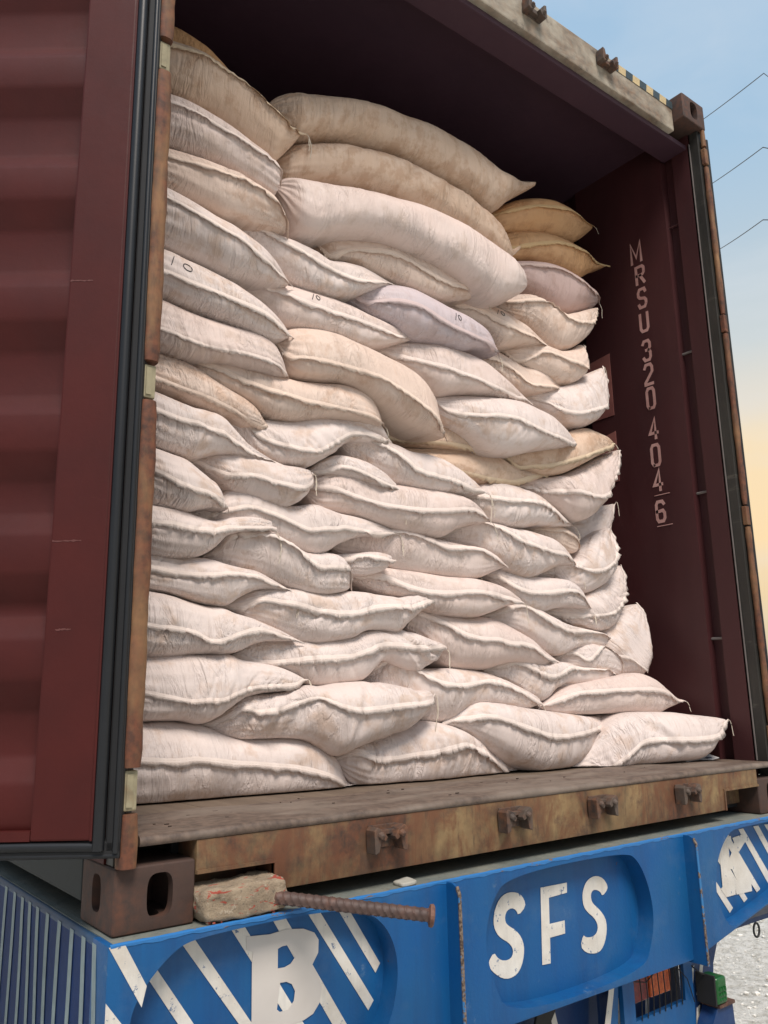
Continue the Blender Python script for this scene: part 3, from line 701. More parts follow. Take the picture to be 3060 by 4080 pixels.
# blue plates with pale slanting stripes either side of the lamp
MB().prism([(.90,-.348), (1.46,-.348), (1.42,-.70), (.90,-.70)], .12, .13).build('rear_panel', navy, tr)
coat('pale_panel_stripe', [(1.455,-.372),(1.478,-.372),(1.432,-.52),(1.405,-.52)], .045, white_paint)
MB().prism([(1.462,-.350), (1.498,-.350), (1.46,-.62), (1.41,-.62)], .0455, .052).build('panel_brace', blue, tr)
coat('pale_panel_stripe', [(1.275,-.395),(1.292,-.395),(1.335,-.55),(1.308,-.55)], .1195, white_paint)
m = MB(); m.prism([(1.20,-.352),(1.345,-.352),(1.335,-.380),(1.275,-.385),(1.235,-.43),(1.215,-.56),(1.12,-.56)], .07, .078); m.build('mudguard_flap', rubber_flat, tr, bevel=.003)
MB().prism([(1.846,-.352), (2.050,-.318), (2.04,-.355), (1.995,-.43), (1.985,-.50), (2.015,-.70), (1.846,-.70)], .060, .072).build('rear_panel', navy, tr)
for q in ([(1.935,-.382),(1.958,-.372),(1.905,-.500),(1.885,-.500)], [(1.862,-.430),(1.888,-.415),(1.862,-.50),(1.8465,-.52)], [(1.935,-.455),(1.950,-.465),(1.928,-.57),(1.905,-.57)], [(1.882,-.535),(1.900,-.53),(1.88,-.68),(1.850,-.68)]):
    coat('pale_panel_stripe', q, .0595, white_paint)
# green side marker lamp on its bracket
MB().box((1.90, -.01, -.526), (1.985, .058, -.516)).build('lamp_bracket', chip_mat, tr, bevel=.002)
MB().prism([(1.84,-.60),(1.99,-.60),(1.985,-.527),(1.90,-.527)], .0, .05).build('bracket_gusset', navy, tr)
grn = NM('green_lens'); grn = grn.out((.006,.085,.016), .3)
gl = MB().box((1.888, -.014, -.514), (1.942, .050, -.438)).build('marker_lamp', grn, tr, bevel=.010, seg=3)
for r_i in range(3):
    for c_i in range(3):
        MB().cyl((1.902+c_i*.013, -.0142, -.500+r_i*.013), (1.902+c_i*.013, -.0172, -.497+r_i*.016), .0055, 8, .002).build('lens_bead', grn, gl)
MB().box((1.878, -.012, -.514), (1.8845, .052, -.430)).build('lamp_housing', black, tr)
# ring hanging under the right end
m = MB(); m.tube([(2.150+.017*math.cos(t), -.010, -.345+.021*math.sin(t)) for t in np.linspace(0, 2*math.pi, 22)], .0035, 8); m.build('rope_ring', black, tr, smooth=True)
# wheels, mostly hidden below
tyre = plain('tyre_rubber', (.02,.02,.02), .8, bs=20)
for wy in (1.6, 2.9):
    MB().cyl((.30, wy, GZ+.52), (2.14, wy, GZ+.52), .06, 14).build('axle', navy, tr)
    for x0 in (.12, .40, 1.76, 2.04):
        w = MB().cyl((x0, wy, GZ+.52), (x0+.24, wy, GZ+.52), .52, 40).build('wheel', tyre, tr, bevel=.035, smooth=True)
        MB().cyl((x0-.004, wy, GZ+.52), (x0+.244, wy, GZ+.52), .27, 28).build('rim', header_mat, w, bevel=.01)

# ------------------------------------------------------------------ concrete lump, rebar, scraps
def rock(name, a, b, mat, seed, rough=.006, cuts=9, parent=None):
    bm = bmesh.new(); bmesh.ops.create_cube(bm, size=1); bmesh.ops.subdivide_edges(bm, edges=bm.edges, cuts=cuts, use_grid_fill=True)
    r = random.Random(seed); a = Vector(a); b = Vector(b); c = (a+b)/2; h = (b-a)/2
    from mathutils import noise as mn
    for v in bm.verts:
        p = v.co*2; e = 7.0
        l = (abs(p.x)**e+abs(p.y)**e+abs(p.z)**e)**(1/e); p = p/l
        w = Vector((p.x*h.x, p.y*h.y, p.z*h.z))
        nn = mn.noise_vector(w*22+Vector((seed, 0, 0)))*rough*1.5+mn.noise_vector(w*70+Vector((seed, 3, 0)))*rough*.6
        w += nn
        if w.z < -h.z: w.z = -h.z
        v.co = w+c
    me = D.meshes.new(name); bm.to_mesh(me); bm.free(); me.polygons.foreach_set('use_smooth', [True]*len(me.polygons))
    return link_mesh(name, me, mat, parent, loc=(c.x, c.y, a.z))
cm = NM('crusty_concrete'); v = cm.mapv('Object'); a = cm.noise(v, 16, 7, .65); b = cm.noise(v, 75, 6, .75); r_ = cm.noise(cm.mapv('Object', (1.1,1.1,3.2), (2,1,0)), 24, 3, .5, dist=1.2)
cc = cm.mix(cm.ramp(a, (.3, 0.), (.7, 1.)), (.38,.295,.20), (.235,.175,.12))
cc = cm.mix(cm.ramp(b, (.56, 0.), (.68, .8)), cc, (.52,.44,.34))
cc = cm.mix(cm.ramp(b, (.32, .9), (.42, 0.)), cc, (.09,.075,.06))
cc = cm.mix(cm.ramp(r_, (.62, 0.), (.66, .9)), cc, (.36,.05,.03))
conc = cm.out(cc, .9, cm.bump(b, .006))
o = rock('concrete_block', (.166, -.043, 0), (.348, .050, .066), conc, 4, .006, 14)
tag(o, 'rough concrete lump with red paint flecks wedged beside the corner casting', 'concrete block')
chip = rock('scrap_chip', (.655, -.030, 0), (.70, .005, .010), plain('pale_scrap', (.42,.40,.34), .8), 9, .003, 4)
tag(chip, 'small flat pale wedge lying on the trailer top left of the centre panel', 'scrap')
r_ = random.Random(11)
for i in range(5):
    x = (.175, .185, .315, .285, .20)[i]; y = (-.030, -.034, -.036, -.030, -.037)[i]; s_ = (.009, .006, .006, .004, .003)[i]
    c = rock('concrete_crumb', (x, y, 0), (x+s_, y+s_*.8, s_*.7), conc, 20+i, .001, 2)
    tag(c, 'crumb of concrete on the blue bolster edge beside the lump', 'crumb', 'concrete crumbs round the lump')
# ribbed rebar
a = Vector((.318, -.026, .0290)); b = Vector((.577, -.215, -.0135)); d = (b-a).normalized(); u = d.orthogonal().normalized(); w = d.cross(u)
m = MB(); k = 20; seg = 170; vs = []; Lr = (b-a).length
for i in range(seg+1):
    t = i/seg*Lr
    for j in range(k):
        an = 2*math.pi*j/k
        ph = (t/.0155+(.9*abs(math.sin(an)))) % 1.0
        rr = .0125+.0022*max(0, 1-abs(ph-.5)/.16)+(.0020 if abs(math.cos(an)) > .985 else 0)
        vs.append(a+d*t+(u*math.cos(an)+w*math.sin(an))*rr)
m.add(vs, [(i*k+j, i*k+(j+1) % k, (i+1)*k+(j+1) % k, (i+1)*k+j) for i in range(seg) for j in range(k)]+[tuple(range(k))[::-1], tuple(range(seg*k, seg*k+k))])
rb = m.build('steel_rebar', rebar_mat, smooth=True, loc=a)
tag(rb, 'rusty ribbed steel bar with a flattened head sticking out beside the concrete lump', 'rebar')
hv = []; 
m = MB(); k = 22; r_ = random.Random(2); prof_ = [(-.002, .6), (.001, 1.0), (.007, 1.05), (.010, .92)]
rad = [.0205*(1+.07*math.sin(3*2*math.pi*j/k+1)+.04*r_.random()) for j in range(k)]
vs = [b+d*(t)+(u*math.cos(2*math.pi*j/k)+w*math.sin(2*math.pi*j/k))*rad[j]*s_ for t, s_ in prof_ for j in range(k)]
m.add(vs, [(i*k+j, i*k+(j+1) % k, (i+1)*k+(j+1) % k, (i+1)*k+j) for i in range(3) for j in range(k)]+[tuple(range(k))[::-1], tuple(range(3*k, 4*k))])
m.build('bar_head', rusty('rebar_head_rust', (.20,.10,.07), (.16,.065,.045), (.08,.035,.028), .5, (9,9,9), 12), rb)
# paper slip on the floor at the right
pm2 = plain('paper_white', (.78,.77,.76), .7, bs=5)
px = [(2.14,.215),(2.20,.205),(2.26,.222),(2.315,.245)]
m = MB(); fr = [(2.150,.190,.1735),(2.215,.178,.178),(2.285,.172,.1735),(2.345,.178,.1775)]; bk = [(2.185,.222,.1735),(2.235,.225,.1845),(2.300,.230,.1795),(2.362,.236,.190)]
m.add(fr+bk+[(x, y, z-.0006) for x, y, z in fr+bk], [(i, i+1, 5+i, 4+i) for i in range(3)]+[(8+i, 12+i, 13+i, 9+i) for i in range(3)])
pp = m.build('paper_slip', pm2, loc=(2.25, .2, .172)); tag(pp, 'crumpled white paper slip lying on the sill plate at the right', 'paper')
MB().box((2.292, .190, .1802), (2.318, .205, .1812)).build('printed_patch', plain('print_blue', (.05,.06,.15), .6), pp)
# dark crumbs on the tread plate
r_ = random.Random(8)
for i in range(26):
    x = r_.uniform(.1, 2.2); y = r_.uniform(.04, .30); s_ = r_.uniform(.002, .005)
    m = MB().box((x, y, .1712), (x+s_*r_.uniform(1, 3), y+s_, .1712+s_*.5)); c = m.build('debris_flake', plain('debris', (.05,.03,.022), .9) if i == 0 else D.materials['debris'], loc=(x, y, .171))
    tag(c, 'dark flake of debris on the worn steel tread plate', 'debris', 'dark flakes on the tread plate')

# ------------------------------------------------------------------ overhead wires beyond the container
wire_m = plain('wire_dark', (.035,.035,.04), .6)
dirs = [((.7858,.4151,.6318),(.9154,.4025,.7404),(.9171,.3987,.7340)), ((.8854,.4648,.6199),(.9107,.4130,.6410),(.914,.4057,.636)), ((.8863,.4631,.5313),(.9065,.4222,.5464),(.911,.4123,.543))]
cp = Vector((-.6, -1.608, .423))
dirs[0] = ((.88419,.46713,.71091), dirs[0][1], dirs[0][2]) if False else dirs[0]
wl = ['highest', 'middle', 'lowest']
raw = [[(.88418934,.46712868,.71091493),(.91542645,.40248529,.74038527),(.91707396,.39871712,.73397651)], [(.88543488,.46476345,.61990184),(.91073105,.41299995,.64102487),(.914,.4057,.636)], [(.88631009,.46309224,.53128984),(.90649314,.42222054,.54641555),(.911,.4123,.543)]]
for i, (A, B_, C_) in enumerate(raw):
    # support at 24 m; wires run on both ways from it
    P1 = cp+Vector(B_)*24; P0 = cp+Vector(A)*30; P2 = cp+Vector(C_)*24.4
    far = P0+(P0-P1)*3; near = P2+(P2-P1)*16
    pts = [P1+(far-P1)*t-Vector((0, 0, 1.2*t*(1-t))) for t in np.linspace(1, 0, 26)]+[P1+(near-P1)*t for t in np.linspace(0, 1, 12)[1:]]
    m = MB().tube(pts, .014, 6); o = m.build('overhead_wire', wire_m, loc=P1)
    tag(o, '%s of the three thin dark overhead wires in the sky at right' % wl[i], 'wire')
# sack outlines in metres: (top x, top z, bottom x, bottom z, depth y, seam fraction) from left to right
SACKS = [
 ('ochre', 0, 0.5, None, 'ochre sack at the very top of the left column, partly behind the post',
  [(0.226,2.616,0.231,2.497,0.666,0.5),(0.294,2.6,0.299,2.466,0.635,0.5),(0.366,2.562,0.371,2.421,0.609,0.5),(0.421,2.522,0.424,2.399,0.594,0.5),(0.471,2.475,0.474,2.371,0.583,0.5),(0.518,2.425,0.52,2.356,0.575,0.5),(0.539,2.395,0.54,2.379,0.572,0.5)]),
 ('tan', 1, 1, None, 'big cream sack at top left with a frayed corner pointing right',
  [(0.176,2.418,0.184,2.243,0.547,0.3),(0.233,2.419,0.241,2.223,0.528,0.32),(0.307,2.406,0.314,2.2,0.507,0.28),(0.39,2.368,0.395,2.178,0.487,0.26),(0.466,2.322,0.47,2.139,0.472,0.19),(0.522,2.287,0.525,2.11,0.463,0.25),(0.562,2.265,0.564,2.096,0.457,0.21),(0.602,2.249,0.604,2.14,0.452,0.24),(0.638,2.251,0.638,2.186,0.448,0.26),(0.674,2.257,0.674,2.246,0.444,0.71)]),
 ('pink', 1, 0.8, None, 'pale sack second from the top with its seam in the left column',
  [(0.179,2.238,0.186,2.076,0.547,0.44),(0.241,2.229,0.249,2.053,0.523,0.44),(0.311,2.212,0.317,2.032,0.501,0.45),(0.392,2.18,0.397,2.013,0.48,0.45),(0.466,2.142,0.469,1.993,0.465,0.38),(0.521,2.118,0.523,1.978,0.457,0.36),(0.561,2.093,0.562,1.972,0.451,0.34),(0.578,2.072,0.579,1.993,0.449,0.46),(0.593,2.041,0.593,2.027,0.448,0.6)]),
 ('cream', 1, 0.8, None, 'third seamed sack of the left column with loose threads at its right tip',
  [(0.187,2.065,0.193,1.927,0.547,0.48),(0.242,2.057,0.248,1.905,0.527,0.49),(0.318,2.041,0.324,1.876,0.503,0.41),(0.397,2.022,0.402,1.85,0.483,0.35),(0.444,2.012,0.448,1.856,0.473,0.28),(0.481,2.0,0.484,1.858,0.466,0.3),(0.524,1.987,0.527,1.858,0.459,0.29),(0.564,1.967,0.565,1.863,0.453,0.38),(0.598,1.934,0.599,1.865,0.449,0.57),(0.62,1.879,0.62,1.868,0.447,0.5)]),
 ('white', 1, 0.5, None, 'smooth white sack directly above the left column sack marked 10',
  [(0.189,1.922,0.197,1.737,0.547,0.41),(0.243,1.911,0.251,1.714,0.527,0.42),(0.323,1.884,0.33,1.686,0.503,0.47),(0.382,1.859,0.388,1.665,0.487,0.5),(0.433,1.843,0.438,1.656,0.476,0.52),(0.496,1.814,0.499,1.662,0.464,0.62),(0.539,1.792,0.541,1.666,0.457,0.69),(0.572,1.764,0.573,1.672,0.453,0.77),(0.603,1.73,0.604,1.678,0.449,0.77),(0.628,1.704,0.628,1.687,0.446,0.77)]),
 ('white', 1, 0.5, (0.274, 1.614, 1.25), 'white sack beside the left post with a large handwritten 10',
  [(0.188,1.732,0.195,1.578,0.548,0.73),(0.243,1.72,0.251,1.557,0.528,0.7),(0.297,1.701,0.303,1.538,0.511,0.69),(0.368,1.677,0.373,1.521,0.491,0.68),(0.438,1.654,0.441,1.509,0.476,0.67),(0.489,1.63,0.492,1.498,0.466,0.62),(0.531,1.607,0.534,1.488,0.459,0.59),(0.569,1.582,0.571,1.485,0.454,0.62),(0.603,1.557,0.603,1.493,0.45,0.69),(0.635,1.529,0.635,1.513,0.446,0.79)]),
 ('pink', 1, 0.9, None, 'white sack directly under the left column sack marked 10',
  [(0.19,1.574,0.198,1.419,0.548,0.85),(0.245,1.561,0.253,1.393,0.528,0.79),(0.302,1.544,0.308,1.38,0.51,0.81),(0.372,1.527,0.377,1.382,0.49,0.86),(0.441,1.514,0.444,1.386,0.475,0.85),(0.502,1.504,0.504,1.378,0.463,0.82),(0.543,1.494,0.545,1.375,0.457,0.82),(0.581,1.472,0.583,1.373,0.452,0.84),(0.609,1.429,0.61,1.376,0.448,0.88),(0.627,1.387,0.627,1.38,0.447,0.54)]),
 ('cream', 1, 0.6, None, 'tan stained sack beside the left post with a square flap at its right end',
  [(0.196,1.416,0.202,1.301,0.569,0.85),(0.248,1.402,0.253,1.276,0.547,0.84),(0.301,1.387,0.306,1.259,0.528,0.85),(0.347,1.37,0.351,1.244,0.514,0.83),(0.404,1.339,0.407,1.228,0.499,0.8),(0.453,1.316,0.455,1.224,0.488,0.85),(0.493,1.299,0.495,1.207,0.481,0.91),(0.529,1.278,0.531,1.207,0.475,0.96),(0.553,1.251,0.554,1.21,0.472,0.95),(0.575,1.225,0.575,1.217,0.469,0.57)]),
 ('cream', 1, 0.7, None, 'long cream sack with a knotted cord loop at its left tip',
  [(0.35,1.393,0.351,1.385,0.541,0.5),(0.371,1.417,0.373,1.352,0.535,0.59),(0.423,1.418,0.425,1.323,0.521,0.62),(0.481,1.414,0.484,1.3,0.506,0.68),(0.542,1.405,0.545,1.266,0.493,0.64),(0.605,1.394,0.607,1.247,0.48,0.62),(0.67,1.388,0.671,1.249,0.469,0.67),(0.742,1.395,0.742,1.264,0.458,0.76),(0.818,1.402,0.818,1.275,0.449,0.84),(0.891,1.393,0.89,1.279,0.441,0.87),(0.935,1.371,0.933,1.28,0.437,0.88),(0.963,1.333,0.962,1.281,0.434,0.83),(0.982,1.296,0.982,1.288,0.433,0.67)]),
 ('pink', 1, 0.6, (0.724, 1.653, 0.8), 'white sack marked 10 just left of the mauve sack',
  [(0.474,1.7,0.474,1.692,0.555,0.33),(0.497,1.72,0.498,1.66,0.549,0.48),(0.548,1.724,0.55,1.624,0.535,0.48),(0.601,1.721,0.603,1.589,0.523,0.44),(0.655,1.724,0.657,1.568,0.511,0.53),(0.723,1.725,0.723,1.566,0.498,0.61),(0.793,1.715,0.793,1.563,0.486,0.61),(0.866,1.703,0.864,1.554,0.475,0.58),(0.935,1.686,0.933,1.552,0.466,0.55),(1.006,1.675,1.004,1.575,0.459,0.62),(1.06,1.666,1.058,1.601,0.454,0.79),(1.122,1.64,1.121,1.629,0.449,0.56)]),
 ('cream', 1, 0.6, None, 'fat cream sack slumping diagonally down to the right in mid pile',
  [(0.605,1.516,0.605,1.504,0.509,0.45),(0.628,1.545,0.629,1.439,0.502,0.86),(0.664,1.571,0.666,1.395,0.492,0.77),(0.734,1.583,0.735,1.388,0.475,0.77),(0.813,1.581,0.812,1.396,0.459,0.82),(0.878,1.566,0.876,1.388,0.447,0.8),(0.938,1.552,0.935,1.36,0.437,0.76),(0.994,1.534,0.99,1.329,0.429,0.75),(1.052,1.516,1.046,1.3,0.421,0.76),(1.111,1.485,1.104,1.282,0.415,0.81),(1.157,1.434,1.151,1.279,0.41,0.86),(1.189,1.368,1.186,1.28,0.407,0.86),(1.229,1.29,1.228,1.284,0.404,0.4)]),
 ('white', 1, 0.5, None, 'bluish white sack draped under the left tip of the three long upper sacks',
  [(0.435,1.901,0.435,1.892,0.557,0.33),(0.462,1.927,0.464,1.861,0.549,0.65),(0.508,1.933,0.511,1.834,0.536,0.59),(0.562,1.918,0.564,1.802,0.523,0.51),(0.616,1.893,0.618,1.762,0.511,0.45),(0.672,1.88,0.674,1.722,0.5,0.47),(0.73,1.867,0.731,1.705,0.49,0.51),(0.79,1.844,0.789,1.701,0.48,0.51),(0.851,1.853,0.85,1.708,0.472,0.64),(0.914,1.857,0.913,1.74,0.464,0.75),(0.967,1.849,0.965,1.772,0.459,0.77),(1.02,1.835,1.02,1.802,0.454,0.74),(1.055,1.827,1.055,1.819,0.451,0.54)]),
 ('cream', 1, 0.4, None, 'narrow cream sack with a blunt folded left corner under the long white sack',
  [(0.775,1.921,0.775,1.903,0.533,0.6),(0.813,1.957,0.812,1.857,0.523,0.94),(0.872,1.976,0.871,1.863,0.509,0.76),(0.967,1.988,0.965,1.855,0.489,0.62),(1.059,1.982,1.056,1.831,0.473,0.53),(1.147,1.967,1.142,1.806,0.46,0.56),(1.248,1.949,1.242,1.804,0.448,0.62),(1.336,1.938,1.331,1.834,0.439,0.66),(1.409,1.924,1.406,1.863,0.432,0.75),(1.468,1.915,1.466,1.887,0.428,0.82)]),
 ('pink', 0, 0.7, None, 'long smooth white sack, lowest of the three long seamless ones',
  [(0.594,2.051,0.594,2.044,0.489,0.5),(0.618,2.078,0.619,1.975,0.484,0.5),(0.648,2.094,0.65,1.885,0.478,0.5),(0.71,2.104,0.71,1.867,0.467,0.5),(0.773,2.115,0.772,1.897,0.457,0.5),(0.846,2.129,0.844,1.923,0.446,0.5),(0.929,2.138,0.926,1.94,0.434,0.5),(1.016,2.14,1.011,1.939,0.423,0.5),(1.106,2.144,1.099,1.928,0.413,0.5),(1.199,2.14,1.19,1.916,0.404,0.5),(1.297,2.13,1.285,1.9,0.396,0.5),(1.388,2.107,1.375,1.87,0.388,0.5),(1.473,2.081,1.458,1.842,0.383,0.5),(1.55,2.051,1.538,1.868,0.378,0.5),(1.609,2.015,1.601,1.912,0.374,0.5),(1.653,1.981,1.652,1.961,0.372,0.5)]),
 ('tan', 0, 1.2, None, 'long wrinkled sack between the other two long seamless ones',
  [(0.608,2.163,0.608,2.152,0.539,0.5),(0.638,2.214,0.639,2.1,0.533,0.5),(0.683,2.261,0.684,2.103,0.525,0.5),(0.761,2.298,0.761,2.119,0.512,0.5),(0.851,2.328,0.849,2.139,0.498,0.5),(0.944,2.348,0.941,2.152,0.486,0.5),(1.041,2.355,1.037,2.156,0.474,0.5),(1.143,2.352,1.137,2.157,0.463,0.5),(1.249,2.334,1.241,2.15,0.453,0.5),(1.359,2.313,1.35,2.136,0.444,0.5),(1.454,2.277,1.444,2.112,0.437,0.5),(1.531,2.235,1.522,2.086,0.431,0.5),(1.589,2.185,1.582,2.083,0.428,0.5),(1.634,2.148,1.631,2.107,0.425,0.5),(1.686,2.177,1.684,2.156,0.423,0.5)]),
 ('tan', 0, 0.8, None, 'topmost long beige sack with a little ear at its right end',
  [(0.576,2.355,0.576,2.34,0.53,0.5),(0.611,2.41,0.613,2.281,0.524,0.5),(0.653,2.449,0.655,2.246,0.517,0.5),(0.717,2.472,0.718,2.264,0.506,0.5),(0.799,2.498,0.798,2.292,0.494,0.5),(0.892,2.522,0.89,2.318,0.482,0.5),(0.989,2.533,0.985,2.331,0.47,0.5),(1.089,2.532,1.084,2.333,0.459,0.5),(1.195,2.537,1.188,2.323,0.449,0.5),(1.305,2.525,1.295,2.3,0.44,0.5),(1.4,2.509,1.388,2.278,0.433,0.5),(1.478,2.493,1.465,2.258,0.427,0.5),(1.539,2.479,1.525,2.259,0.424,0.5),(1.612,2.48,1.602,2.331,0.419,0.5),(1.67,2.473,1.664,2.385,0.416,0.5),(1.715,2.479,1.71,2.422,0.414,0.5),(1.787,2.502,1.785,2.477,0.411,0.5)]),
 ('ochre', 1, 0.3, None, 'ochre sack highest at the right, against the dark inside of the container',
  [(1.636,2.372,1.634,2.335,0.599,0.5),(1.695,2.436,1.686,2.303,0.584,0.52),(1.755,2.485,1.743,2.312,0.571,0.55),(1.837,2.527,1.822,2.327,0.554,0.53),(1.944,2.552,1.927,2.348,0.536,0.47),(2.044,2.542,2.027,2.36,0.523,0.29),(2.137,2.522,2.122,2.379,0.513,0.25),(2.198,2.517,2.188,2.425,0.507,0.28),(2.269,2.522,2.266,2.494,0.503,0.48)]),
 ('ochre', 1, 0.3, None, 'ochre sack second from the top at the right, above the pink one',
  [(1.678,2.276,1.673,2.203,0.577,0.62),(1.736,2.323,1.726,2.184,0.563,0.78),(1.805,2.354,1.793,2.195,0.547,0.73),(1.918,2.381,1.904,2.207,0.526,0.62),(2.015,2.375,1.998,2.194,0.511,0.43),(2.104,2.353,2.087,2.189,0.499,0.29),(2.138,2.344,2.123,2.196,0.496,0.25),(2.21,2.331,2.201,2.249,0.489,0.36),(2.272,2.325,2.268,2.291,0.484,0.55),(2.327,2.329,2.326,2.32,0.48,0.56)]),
 ('pink', 1, 0.3, None, 'dusty pink sack third from the top at the right',
  [(1.661,2.163,1.659,2.131,0.567,0.43),(1.724,2.189,1.718,2.1,0.549,0.53),(1.81,2.206,1.8,2.072,0.529,0.39),(1.89,2.214,1.875,2.034,0.513,0.3),(1.973,2.205,1.953,1.988,0.499,0.28),(2.049,2.193,2.029,1.992,0.489,0.36),(2.128,2.178,2.113,2.033,0.48,0.47),(2.187,2.164,2.176,2.065,0.475,0.52),(2.226,2.123,2.223,2.099,0.472,0.4)]),
 ('cream', 1, 0.6, None, 'beige sack with a drooping flap, directly under the dusty pink one',
  [(1.641,1.96,1.639,1.927,0.516,0.4),(1.685,1.989,1.679,1.897,0.502,0.48),(1.753,2.01,1.743,1.875,0.483,0.4),(1.806,1.993,1.794,1.848,0.469,0.18),(1.853,1.965,1.839,1.808,0.459,0.13),(1.911,1.953,1.894,1.779,0.448,0.29),(1.984,1.981,1.967,1.804,0.437,0.48),(2.053,2.011,2.037,1.86,0.43,0.62),(2.104,2.03,2.093,1.934,0.425,0.72),(2.143,2.04,2.141,2.018,0.422,0.44)]),
 ('cream', 1, 0.4, (1.536, 1.788, 0.8), 'cream sack marked 10 just right of the mauve sack',
  [(1.327,1.871,1.326,1.86,0.525,0.33),(1.367,1.894,1.364,1.826,0.512,0.65),(1.436,1.901,1.43,1.8,0.494,0.61),(1.507,1.9,1.5,1.772,0.477,0.71),(1.567,1.891,1.556,1.72,0.465,0.67),(1.636,1.87,1.626,1.733,0.453,0.72),(1.708,1.847,1.701,1.756,0.443,0.75),(1.766,1.819,1.761,1.768,0.436,0.79),(1.808,1.797,1.805,1.769,0.432,0.72),(1.856,1.774,1.855,1.763,0.428,0.5)]),
 ('mauve', 1, 0.4, (1.269, 1.737, 0.9), 'mauve tinted sack marked 10 in the middle of the pile',
  [(0.894,1.76,0.894,1.742,0.508,0.46),(0.929,1.79,0.928,1.712,0.498,0.82),(0.971,1.813,0.969,1.687,0.487,0.75),(1.033,1.827,1.029,1.672,0.473,0.64),(1.11,1.83,1.104,1.636,0.457,0.6),(1.19,1.816,1.183,1.627,0.443,0.68),(1.259,1.801,1.251,1.625,0.432,0.74),(1.331,1.792,1.323,1.627,0.423,0.78),(1.391,1.776,1.384,1.646,0.417,0.84),(1.444,1.754,1.438,1.661,0.412,0.9),(1.481,1.717,1.478,1.662,0.408,0.9),(1.511,1.666,1.51,1.659,0.406,0.6)]),
 ('pink', 1, 0.5, None, 'white sack with a double seam lip directly under the mauve sack',
  [(1.009,1.592,1.009,1.583,0.514,0.47),(1.045,1.619,1.044,1.555,0.505,0.78),(1.089,1.635,1.086,1.531,0.494,0.75),(1.166,1.645,1.161,1.487,0.477,0.67),(1.233,1.649,1.225,1.446,0.464,0.62),(1.316,1.648,1.307,1.462,0.45,0.72),(1.396,1.641,1.387,1.474,0.439,0.8),(1.47,1.621,1.462,1.48,0.43,0.85),(1.54,1.591,1.532,1.484,0.422,0.87),(1.602,1.556,1.598,1.489,0.417,0.86),(1.671,1.516,1.67,1.506,0.412,0.53)]),
 ('cream', 1, 0.3, None, 'small pinkish sack squeezed below the right end of the mauve sack',
  [(1.445,1.711,1.445,1.701,0.552,0.43),(1.486,1.735,1.483,1.667,0.539,0.76),(1.542,1.747,1.536,1.633,0.523,0.65),(1.599,1.73,1.591,1.607,0.508,0.6),(1.658,1.707,1.649,1.575,0.495,0.63),(1.712,1.691,1.702,1.562,0.485,0.77),(1.778,1.694,1.768,1.57,0.475,0.79),(1.846,1.681,1.838,1.593,0.466,0.81),(1.902,1.661,1.898,1.614,0.46,0.8),(1.947,1.641,1.946,1.635,0.456,0.44)]),
 ('cream', 1, 0.8, None, 'short cream sack pinched by a thread near the right wall',
  [(1.633,1.754,1.632,1.739,0.526,0.45),(1.671,1.787,1.665,1.698,0.511,0.91),(1.72,1.802,1.711,1.684,0.493,0.87),(1.778,1.804,1.768,1.67,0.476,0.53),(1.84,1.793,1.828,1.656,0.461,0.42),(1.898,1.79,1.883,1.637,0.45,0.47),(1.961,1.807,1.945,1.644,0.441,0.59),(2.005,1.833,1.989,1.681,0.436,0.79),(2.028,1.844,2.021,1.775,0.434,0.44)]),
 ('white', 1, 1.2, None, 'white sack bent upward against the paper sticker on the right wall',
  [(1.741,1.568,1.746,1.559,0.513,0.5),(1.789,1.601,1.795,1.536,0.492,0.7),(1.856,1.628,1.855,1.496,0.471,0.85),(1.919,1.651,1.911,1.457,0.454,0.8),(1.977,1.678,1.998,1.468,0.439,0.75),(2.021,1.708,2.068,1.523,0.431,0.85),(2.072,1.735,2.108,1.595,0.426,0.9),(2.119,1.755,2.133,1.665,0.423,0.95),(2.146,1.764,2.152,1.735,0.421,0.5)]),
 ('white', 1, 0.4, None, 'plump white sack with a long straight seam right of the slumping one',
  [(1.229,1.448,1.228,1.423,0.476,0.38),(1.26,1.463,1.256,1.374,0.468,0.72),(1.312,1.475,1.306,1.342,0.455,0.71),(1.38,1.484,1.371,1.314,0.44,0.64),(1.444,1.489,1.431,1.275,0.428,0.52),(1.517,1.493,1.502,1.267,0.416,0.51),(1.594,1.492,1.578,1.283,0.404,0.62),(1.673,1.481,1.659,1.309,0.395,0.73),(1.747,1.467,1.734,1.326,0.387,0.81),(1.814,1.434,1.804,1.34,0.381,0.86),(1.855,1.404,1.85,1.352,0.377,0.87),(1.896,1.377,1.895,1.368,0.375,0.57)]),
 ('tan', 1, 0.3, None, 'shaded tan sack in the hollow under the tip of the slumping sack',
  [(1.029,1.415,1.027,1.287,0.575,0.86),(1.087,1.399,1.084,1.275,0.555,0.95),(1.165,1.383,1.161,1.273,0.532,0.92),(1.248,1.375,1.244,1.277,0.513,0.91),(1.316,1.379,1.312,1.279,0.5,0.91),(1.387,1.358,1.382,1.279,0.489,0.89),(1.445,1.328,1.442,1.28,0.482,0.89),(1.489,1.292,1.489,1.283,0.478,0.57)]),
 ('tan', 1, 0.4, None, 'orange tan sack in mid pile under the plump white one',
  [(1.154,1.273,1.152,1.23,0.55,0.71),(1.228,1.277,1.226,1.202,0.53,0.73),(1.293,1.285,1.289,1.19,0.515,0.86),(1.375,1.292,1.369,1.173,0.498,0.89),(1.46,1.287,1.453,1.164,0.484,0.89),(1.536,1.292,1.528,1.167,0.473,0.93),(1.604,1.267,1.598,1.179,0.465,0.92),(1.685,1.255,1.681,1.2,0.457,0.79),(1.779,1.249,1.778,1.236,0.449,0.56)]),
 ('tan', 1, 0.4, None, 'beige sack rising to a tied tip at the right wall below the sticker',
